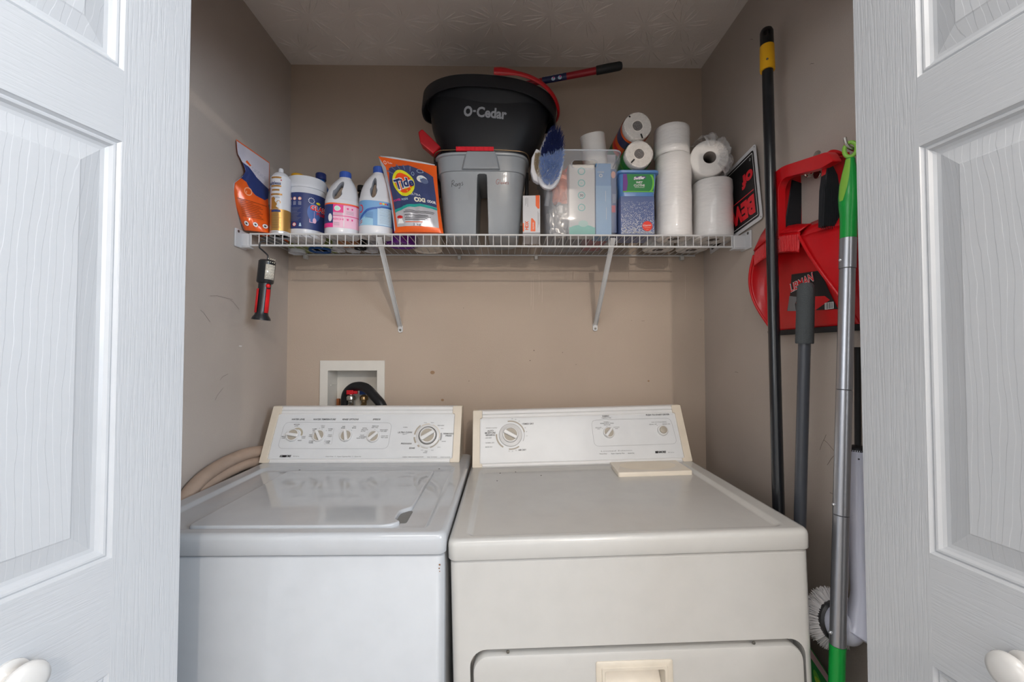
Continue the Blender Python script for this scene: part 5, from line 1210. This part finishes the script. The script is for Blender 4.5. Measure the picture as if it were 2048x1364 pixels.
# ---- black extension pole with yellow collar
tp = PX(1533, 57, .715); r, ax, at_z = rod('extension_pole', 'tall black pole with a yellow collar leaning against the right wall', 'pole', tp, PX(1557, 1018, .680))
pb = M('pole_black_painted', (26, 28, 32), .28, coat=.4)
zt = tp.z; zc0, zc1 = zpy(141, 1.155), zpy(92, 1.16)
obj('shaft', MB().tube([at_z(.0), at_z(zt * .5), at_z(zc0 + .01)], .0136, 20), pb, r)
obj('collar', MB().tube([at_z(zc0), at_z(zc0 + .003), at_z(zc1)], [.0178, .0183, .0176], 24), M('collar_yellow', (236, 176, 28), .4), r, label='yellow plastic collar')
cp = obj('hang_cap', MB().tube([at_z(zc1 - .004), at_z(zt - .012), at_z(zt - .004), at_z(zt)], [.0165, .0165, .0135, .006], 24, sx=1), M('cap_black'), r)
ct = MB(); c = at_z(zt - .022) - r.location; vd = (at_z(zt) - CAMP); vd.z = 0; vd.normalize(); sdv = Vector((-vd.y, vd.x, 0))
ct.rings([[c + vd * k + sdv * (.009 * math.cos(a)) + Vector((0, 0, .008 * math.sin(a))) for a in [2 * PI * i / 16 for i in range(16)]] for k in (-.03, .03)])
boolean(cp, ct)
c = at_z((zc0 + zc1) / 2 - .012) - vd * .0182; obj('screw', MB().sphere(c, .003, .003, .003, 0, 10, 6), M('screw_steel'), r)
# ---- grey pole with foam grip
tp = PX(1612, 566, .700); r, ax, at_z = rod('broom', 'dark grey handled broom with a foam grip leaning before the red dustpan', 'broom', tp, PX(1600, 1040, .697))
zt = tp.z; gz = zpy(687, .985)
obj('shaft', MB().tube([at_z(.10), at_z(.6), at_z(gz + .02)], .0126, 20), M('pole_dark_grey', (70, 73, 80), .35, coat=.3), r)
obj('grip', MB().tube([at_z(gz), at_z(gz + .003), at_z(zt - .02), at_z(zt - .006), at_z(zt)], [.0178, .0186, .0180, .0165, .011], 24), M('grip_grey_foam', (74, 78, 80), .85, bump=.4, bscale=400), r, label='grey foam hand grip')
b = MB(); f = at_z(.10); b.rings([at(rrect(f.x - .028, f.x + .028, f.y - .05, f.y + .09, .01), z) for z in (.06, .075, .10)]); obj('broom_head', b, pb, r)
b = MB(); b.rings([at(rrect(f.x - .026 - k, f.x + .026 + k, f.y - .048 - k, f.y + .088 + k, .01), z) for z, k in ((.0, .006), (.06, 0))]); tag(obj('broom_bristles', b, nv, r), kind='stuff')
# ---- silver and green mop hung by its loop
top = PX(1701, 296, .738); low = PX(1675, 1300, .668)
r, ax, at_z = rod('mop', 'silver tube mop with green grips hanging by its loop at the right wall', 'mop', top, low)
grn = M('mop_green', (16, 158, 62), .35, coat=.2); lim = M('mop_lime', (140, 196, 74), .4); alu = M('mop_aluminium', (176, 178, 184), .3, .85)
Z_m = lambda py: (lambda k: k)(0) or 0
def zz(py):   # height along the mop axis whose picture is at row py
    lo, hi = 0.0, top.z + .05
    for _ in range(40):
        m_ = (lo + hi) / 2; p_ = at_z(m_) - CAMP; d_ = p_.dot(FWD); y_ = 682 - FP * p_.dot(UPV) / d_
        if y_ > py: lo = m_
        else: hi = m_
    return (lo + hi) / 2
prof = [(318, .0085), (325, .0095), (345, .0135), (370, .0178), (395, .0192), (415, .0178), (430, .0158), (450, .0150), (477, .0148)]
obj('grip', MB().tube([at_z(zz(y)) for y, _ in prof[::-1]], [q_[1] for q_ in prof[::-1]], 28), grn, r)
vw = (CAMP - at_z(zz(380))); vw.z = 0; vw.normalize(); sd_ = Vector((vw.y, -vw.x, 0)); sd_ = sd_ if sd_.x < 0 else -sd_
vs = []; fs_ = []; n = 24
rad = lambda z: next((a[1] + (b_[1] - a[1]) * ((z - zz(a[0])) / (zz(b_[0]) - zz(a[0]))) for a, b_ in zip(prof, prof[1:]) if zz(b_[0]) <= z <= zz(a[0])), .0148)
zA, zB = zz(403), zz(319)
for j in range(n + 1):
    t = j / n; z = zA + (zB - zA) * t; wd_ = .95 * math.sin(PI * min(1, .04 + t * .5 + .0)) ** .6 * (1 - t * .35); cen = .42 + .35 * (1 - t)
    for i in range(9):
        a = cen + wd_ * (i / 8 - .5) * 1.5; R__ = rad(z) + .0007
        vs.append(at_z(z) + (vw * math.cos(a) + sd_ * math.sin(a)) * R__)
for j in range(n):
    for i in range(8): fs_.append((j * 9 + i, j * 9 + i + 1, (j + 1) * 9 + i + 1, (j + 1) * 9 + i))
obj('grip_inlay', MB().add(vs, fs_), lim, r, fixn=False, label='lime green thumb inlay')
lc = at_z(zz(299)); b = MB(); b.tube([lc + sd_ * (.0105 * math.cos(a)) + Vector((0, 0, .0155 * math.sin(a))) for a in [2 * PI * i / 28 for i in range(28)]], .0042, 12, closed=True); obj('hanging_loop', b, lim, r, label='lime green hanging loop')
segs = ((477, 538, .0152), (538, 780, .0142), (780, 1030, .0142), (1030, 1291, .0142))
for y0, y1, rr_v in segs:
    obj('tube_section', MB().tube([at_z(zz(y1) + .0008), at_z(zz(y1) + .0016), at_z(zz(y0) - .0004)], [rr_v - .0008, rr_v, rr_v], 28), alu, r)
obj('tube_core', MB().tube([at_z(zz(1295)), at_z(zz(470))], .0125, 16), M('mop_joint_grey', (90, 90, 94), .5), r)
for y in (520, 1009, 1265): obj('lock_button', MB().sphere(at_z(zz(y)) + (vw * .6 + sd_ * .8).normalized() * .0148, .0038, .0038, .0038, 0, 12, 8), M('button_steel', (210, 212, 216), .2, .8), r)
obj('lower_grip', MB().tube([at_z(.06), at_z(zz(1300)), at_z(zz(1290))], [.0135, .0140, .0145], 28), grn, r, label='green lower sleeve')
f = at_z(.04); obj('mop_head', MB().rings([at(rrect(f.x - .035, f.x + .035, f.y - .13, f.y + .008, .02), z) for z in (.002, .02, .03, .05)]), grn, r)
# ---- wall hooks
hkc = M('hook_chrome', (196, 192, 184), .16, .95)
hp = Vector((XR, lc.y + .002, lc.z))
r = thing('wall_hook', 'chrome wall hook holding the green loop of the mop', 'hook', hp, group='chrome hooks on the right wall')
obj('hook_plate', MB().box(XR - .003, XR - .0002, hp.y - .010, hp.y + .010, hp.z - .025, hp.z + .02), hkc, r, bevel=(.001, 2))
obj('hook_arm', MB().tube(spline([hp + Vector((-.003, 0, -.010)), hp + Vector((-.022, 0, -.004)), hp + Vector((lc.x - XR - .004, 0, .008)), hp + Vector((lc.x - XR - .012, -.002, .026))], 6), [.004] * 12 + [.0036] * 7, 12), hkc, r)
hp = Vector((XR, 1.045, W(1632, 330, 1.045).z))
r = thing('wall_hook', 'oval chrome wall hook behind the handle of the red dustpan', 'hook', hp, group='chrome hooks on the right wall')
obj('hook_plate', MB().prism(rrect(-.013, .013, -.034, .036, .0125), lambda u, v, d: hp + Vector((-d, u, v)), .0002, .003), hkc, r, bevel=(.001, 2))
obj('hook_arm', MB().tube(spline([hp + Vector((-.003, 0, .018)), hp + Vector((-.012, 0, .0)), hp + Vector((-.016, 0, -.024)), hp + Vector((-.030, 0, -.026)), hp + Vector((-.036, -.0, -.010))], 6), .0042, 12), hkc, r)

# ---- red dustpan hung on the wall, mouth down
RP = M('dustpan_red', (204, 14, 24), .36, coat=.15, var=.06, vscale=14); ridge = M('ribbed_black_rubber', (24, 27, 32), .55)
XP = XR - .010; YN, YFa = .900, 1.236; zb_ = 1.358
r = thing('dustpan', 'large red hooded dustpan with a black edged mouth hung on the right wall', 'dustpan', (XR, (YN + YFa) / 2, zb_))
zt_ = 1.585; NT = 18
def sec(t):
    z = zb_ + (zt_ - zb_) * t
    k = math.sin(PI / 2 * min(1, t * 1.1)) ** 1.1; dn = .004 + .046 * k; df = .004 + .042 * k
    ynr = .912 + .118 * t ** 1.2; ynb = .893 + .004 * t; yfr = 1.200 + .062 * math.sin(PI * min(1, t * .80 + .05)) ** 1.0; yfb = yfr - .022
    def cv(a, c, bow, n): return [a.lerp(c, i / n) + bow * math.sin(PI * i / n) for i in range(n + 1)]
    A = Vector((XP - dn, ynr, z)); B = Vector((XP - .001, ynb, z)); C = Vector((XP - .001, yfb, z)); Dp = Vector((XP - df, yfr, z))
    return cv(A, B, Vector((-.008 * k, -.008 * k, 0)), 9) + cv(B, C, Vector(), 8)[1:] + cv(C, Dp, Vector((0, .006 * k, 0)), 5)[1:]
ss = [sec(i / NT) for i in range(NT + 1)]
b = MB(); b.rings(ss, 0, False, False, closed=False)
last = ss[-1]; cenl = Vector((XP - .002, 1.07, zt_ + .02))
up1 = [p_.lerp(Vector((cenl.x, p_.y * .8 + cenl.y * .2, p_.z)), .35) + Vector((0, 0, .022)) for p_ in last]
up2 = [p_.lerp(Vector((cenl.x, p_.y * .6 + cenl.y * .4, p_.z)), .8) + Vector((0, 0, .040)) for p_ in last]
b.rings([last, up1, up2], 0, False, False, closed=False)
obj('pan', b, RP, r, solid=.0032, angle=50, fixn=False)
def hood(t, k):
    a = last[0].lerp(last[-1], t); drop = -.050 * k * (1 - .1 * t)
    return a + Vector((-.006 * math.sin(PI * t) - .003 * k, 0, drop + .014 * math.sin(PI * t) + .012))
b = MB(); b.rings([[hood(i / 24, k) for i in range(25)] for k in (0, .25, .5, .75, 1)], 0, False, False, closed=False)
hd_ = obj('hood_band', b, RP, r, solid=.003, fixn=False)
b = MB(); b.rings([[hood(i / 24, 0) for i in range(25)], [hood(i / 24, 0).lerp(Vector((XP, hood(i / 24, 0).y, zt_ + .028 + .058 * i / 24)), .5) + Vector((0, 0, .010)) for i in range(25)], [Vector((XP - .003, hood(i / 24, 0).y, zt_ + .030 + .060 * i / 24)) for i in range(25)]], 0, False, False, closed=False)
obj('hood_top', b, RP, r, solid=.003, fixn=False)
b = MB()
for i in range(34):
    t = .03 + .94 * i / 33; p0, p1 = hood(t, .12), hood(t, .95); b.tube([p0, p1], .0015, 6)
obj('rib_texture', b, RP, hd_)
for s_, idx in ((0, 0), (1, -1)):
    obj('side_rim', MB().tube([q_[idx] for q_ in ss], .0042, 10), RP, r)
lip = [Vector((XP - .010, y, zb_ + dz)) for y, dz in ((YN - .004, .004), (YFa - .006, .004), (YFa - .010, -.010), (YN - .002, -.010))]
obj('mouth_lip', MB().rings([lip, [p_ + Vector((.008, 0, 0)) for p_ in lip]]), ridge, r, bevel=(.001, 2), label='black rubber lip')
# loop handle standing off the wall above the hood
def flat(px, Y, th, name, m, bev=.0025, par=None, lab_=None):
    pts = [W(x, y, Y) for x, y in px]; return obj(name, MB().rings([[p_ + Vector((0, -th / 2, 0)) for p_ in pts], [p_ + Vector((0, th / 2, 0)) for p_ in pts]]), m, par or r, bevel=(bev, 3), label=lab_, angle=40)
YH, YH2 = .955, 1.112
h_ = flat(rpoly([(1644, 452), (1647, 345), (1652, 303), (1668, 301), (1684, 308), (1692, 332), (1714, 466)], [2, 6, 10, 10, 10, 10, 2], 5), YH, .014, 'handle_side', RP)
flat([(1657, 326), (1670, 352), (1688, 454), (1641, 454), (1643, 380), (1648, 342)], YH, .018, 'grip_pad', ridge, par=h_, lab_='black ribbed grip pad')
b = MB()
for k in range(12):
    x1 = 1643 + k * 4.3; y_t = 330 + abs(k - 3.6) * 9 + (max(0, k - 5) * 9); b.tube([W(x1, 458, YH - .0092), W(x1 + (1659 - x1) * .3, y_t + 6, YH - .0092)], .0007, 5)
obj('grip_ribs', b, ridge, h_)
h2 = flat(rpoly([(1561, 476), (1566, 364), (1572, 350), (1600, 350), (1603, 364), (1601, 470)], [2, 8, 8, 6, 3, 2], 4), YH2, .012, 'handle_side', RP)
flat([(1580, 361), (1600, 368), (1599, 462), (1564, 462)], YH2, .016, 'grip_pad', ridge, par=h2, lab_='black grip pad')
XH = .716
lp = rpoly([(1543, 478), (1540, 356), (1560, 334), (1655, 303), (1666, 322), (1640, 337), (1566, 356), (1556, 374), (1557, 478)], [1, 14, 20, 8, 3, 8, 10, 10, 1], 5)
pts = [PX(x, y, XH) for x, y in lp]
obj('loop_handle', MB().rings([pts, [p_ + Vector((.020, 0, 0)) for p_ in pts]]), RP, r, bevel=(.003, 3), angle=40)
tp_ = [PX(x, y, XH + .004) for x, y in ((1546, 348), (1562, 335), (1610, 319), (1655, 304))]
b = MB(); b.rings([[p_ for p_ in tp_], [p_ + Vector((.050, 0, .0)) for p_ in tp_], [p_ + Vector((.050, 0, -.010)) for p_ in tp_], [p_ + Vector((0, 0, -.010)) for p_ in tp_]], 0, False, False, closed=False)
obj('handle_bridge', b, RP, r, solid=.002, fixn=False)
# printed label on the floor of the pan
lo_ = Vector((XP - .006, 0, 0)); LU, LV = Vector((0, -1, 0)), Vector((0, 0, 1)); p = PD(lo_, LU, LV, plane(lo_, LU, LV), lift=.0)
P2 = lambda pts: [p.p(*q_) for q_ in pts]
lk, lg = M('label_black', (28, 28, 34), .35), M('label_grey', (120, 122, 126), .4)
p.D.poly(P2([(1583, 549), (1640, 541), (1662, 590), (1676, 618), (1600, 622), (1574, 622), (1580, 590)]), lk, 0)
p.D.poly(P2([(1579, 592), (1596, 594), (1590, 608), (1592, 622), (1575, 622)]), lg, 1)
p.D.poly(P2([(1598, 594), (1650, 592), (1660, 600), (1630, 621), (1600, 621), (1592, 606)]), M('print_bright_red'), 1)
u, v = p.p(1603, 565); a_ = p.p(1584, 575); c_ = p.p(1626, 553); wv = math.hypot(c_[0] - a_[0], c_[1] - a_[1]); an = math.atan2(c_[1] - a_[1], c_[0] - a_[0]); hv = abs(p.p(1603, 555)[1] - p.p(1603, 572)[1])
p.D.text('LIBMAN', u, v, wv * 1.1, hv * 1.0, white, layer=3, rot=an, bold=.05); p.D.text('LIBMAN', u, v, wv * 1.1, hv * 1.0, M('print_bright_red'), layer=5, rot=an, bold=.01)
q1, q2_ = p.p(1650, 606), p.p(1668, 617); p.D.rect(q1[0], q2_[1], q2_[0], q1[1], white, 3)
for k in range(9): x_ = q1[0] + (q2_[0] - q1[0]) * (.1 + k * .09); p.D.rect(x_, q2_[1] + .001, x_ + (q2_[0] - q1[0]) * (.03 + .02 * (k % 3)), q1[1] - .001, ink, 4)
p.D.build('label', r, local=False)

# ---- white spin scrubber
c0 = Vector((.712, .918, W(1672, 1243, .918).z)); axn = Vector((.05, -.95, .22)).normalized()
r = thing('spin_scrubber', 'white cordless spin scrubber with a round bristle head right of the dryer', 'scrubber', c0)
e1 = axn.cross(Vector((0, 0, 1))).normalized(); e2 = axn.cross(e1).normalized()
b = MB(); R_ = random.Random(9)
for i in range(1500):
    a = R_.uniform(0, 2 * PI); r0 = R_.uniform(.030, .040); L_ = R_.uniform(.054, .062); dd__ = R_.uniform(-.020, .002)
    rv = e1 * math.cos(a) + e2 * math.sin(a); bristle(b, c0 + rv * r0 + axn * dd__ * .4, c0 + rv * L_ + axn * (dd__ - .010) + Vector((0, 0, R_.uniform(-.002, .002))), .0011, 0)
tag(obj('bristles', b, M('bristle_white', (226, 222, 222), .7), r, smooth=False), kind='stuff')
def disc(r0, d): return [c0 + (e1 * math.cos(a) + e2 * math.sin(a)) * r0 + axn * d for a in [2 * PI * i / 36 for i in range(36)]]
obj('brush_ring', MB().rings([disc(.034, -.012), disc(.041, -.010), disc(.0425, .006), disc(.038, .010)]), M('ring_black', (28, 28, 32), .4), r, label='black ring')
scw = M('scrubber_white', (214, 216, 232), .28, coat=.4)
hb = c0 + axn * .030; tpn = W(1714, 900, .905); tpn.x = min(tpn.x, XR - .018)
b = MB().rings([disc(.037, .008), disc(.0385, .016), disc(.034, .034), disc(.020, .046), disc(.006, .050)])
mid = hb + Vector((.014, -.004, .022)); pth = spline([hb + Vector((.006, -.004, -.012)), hb + Vector((.010, -.004, -.004)), mid, mid + Vector((.006, .0, .05)), mid.lerp(tpn, .4), tpn], 6)
n_ = len(pth); b.tube(pth, [max(.0155, .033 - .0175 * min(1, (i / (n_ - 1)) / .6)) * min(1, .55 + i * .11) for i in range(n_)], 28)
obj('housing', b, scw, r, angle=70)
obj('top_cap', MB().tube([tpn - Vector((0, 0, .002)), tpn + Vector((0, 0, .006)), tpn + Vector((0, 0, .010))], [.0158, .015, .009], 24), M('cap_black'), r)
obj('upper_shaft', MB().tube([tpn + Vector((.002, 0, .0)), tpn + Vector((.006, .0, .22))], .006, 12), M('cap_black'), r)
obj('screw', MB().sphere(tpn + Vector((-.008, -.0135, -.016)), .0022, .0022, .0022, 0, 8, 6), ink, r)
# ---- green pack down beside the dryer
r, S = pouch('floor_duster_pack', 'green package with a lime oval standing on the floor right of the dryer', 'package',
             [Vector((.658, 1.06, .0)), Vector((.758, 1.02, .0)), W(1680, 1385, 1.02), W(1618, 1290, 1.05)], .016, [M('pack_bright_green', (18, 138, 52), .4)], .0008, bot=.3, seedv=20)
D = Decal(lambda u, v, d: S(u, v, d), seg=1 / 26, vseg=1 / 26, lift=.0011)
D.poly([(.0, .965), (1, .965), (1, .995), (0, .995)], M('pack_pink_edge', (206, 170, 172), .5), 1)
D.ell(.36, .915, .17, .022, lgreen, 1, rot=-.1); D.ell(.36, .915, .12, .012, M('print_lime_yellow', (176, 216, 60), .45), 2); D.text('sc', .45, .83, .3, .02, white)
D.build('print', r, local=False)
# scuffs and a paint chip on the side walls
scuf = M('scuff_grey', (92, 80, 74), .8); sc2 = M('chip_white', (222, 220, 216), .7)
b = Decal(plane((XR, 0, 0), (0, -1, 0), (0, 0, 1)), lift=.0004); R_ = random.Random(4)
for x, y, L_, a in ((1660, 985, .028, -.25), (1640, 900, .05, 1.1), (1655, 930, .06, .9), (1648, 880, .04, -.5), (1470, 745, .02, .1), (1500, 80, .02, -.5), (1620, 130, .015, -.3), (1665, 430, .03, -1)):
    u, v = uvof(x, y, (XR, 0, 0), (0, -1, 0), (0, 0, 1)); b.line([(u + math.cos(a) * L_ * k, v + math.sin(a) * L_ * k + .002 * math.sin(k * 5)) for k in (0, .3, .6, 1)], .0009, scuf, 1)
o_ = b.build('trim_3', None, local=False); o_.name = 'wall_right_scuffs'; tag(o_, kind='structure')
b = Decal(plane((XL, 0, 0), (0, 1, 0), (0, 0, 1)), lift=.0004)
for x, y, L_, a in ((420, 592, .10, .05), (400, 620, .05, -.6), (460, 600, .05, -.45), (440, 760, .04, .5), (430, 800, .05, .8)):
    u, v = uvof(x, y, (XL, 0, 0), (0, 1, 0), (0, 0, 1)); b.line([(u + math.cos(a) * L_ * k, v + math.sin(a) * L_ * k + .003 * math.sin(k * 5)) for k in (0, .3, .6, 1)], .0007, scuf, 1)
u, v = uvof(480, 692, (XL, 0, 0), (0, 1, 0), (0, 0, 1)); b.poly([(u - .008, v), (u - .002, v + .002), (u + .010, v + .001), (u + .006, v - .0025), (u - .003, v - .002)], sc2, 1)
o_ = b.build('trim_3', None, local=False); o_.name = 'wall_left_scuffs'; tag(o_, kind='structure')

b = Decal(plane((0, YB, 0), (1, 0, 0), (0, 0, 1)), lift=.0004); st_ = M('stain_tan', (158, 128, 100), .8); pale = M('streak_pale', (206, 192, 178), .8)
for x, y, r_, m_ in ((927, 616, .0014, scuf), (1068, 701, .0022, scuf), (1125, 705, .0016, scuf), (1060, 721, .0020, scuf), (1152, 729, .0014, scuf), (938, 762, .0016, scuf), (1263, 641, .0012, scuf), (865, 745, .009, st_), (885, 800, .006, st_), (1297, 762, .004, st_), (1342, 544, .0016, scuf), (780, 680, .0012, pale)):
    u, v = uvof(x, y, (0, YB, 0), (1, 0, 0), (0, 0, 1)); b.ell(u, v, r_, r_ * .8, m_, 1, 10)
for x, y0, y1 in ((1062, 550, 612), (1066, 555, 620), (1078, 548, 590), (1084, 560, 605), (1370, 548, 600)):
    u, v = uvof(x, y0, (0, YB, 0), (1, 0, 0), (0, 0, 1)); u2, v2 = uvof(x, y1, (0, YB, 0), (1, 0, 0), (0, 0, 1)); b.line([(u, v), (u + .001, (v + v2) / 2), (u2, v2)], .0012, pale, 1)
for x, y, L_ in ((1283, 642, .012), (1400, 640, .006)):
    u, v = uvof(x, y, (0, YB, 0), (1, 0, 0), (0, 0, 1)); b.line([(u, v), (u + L_, v + .0004)], .0009, scuf, 1)
o_ = b.build('wall_back_marks', None, local=False); tag(o_, kind='structure')
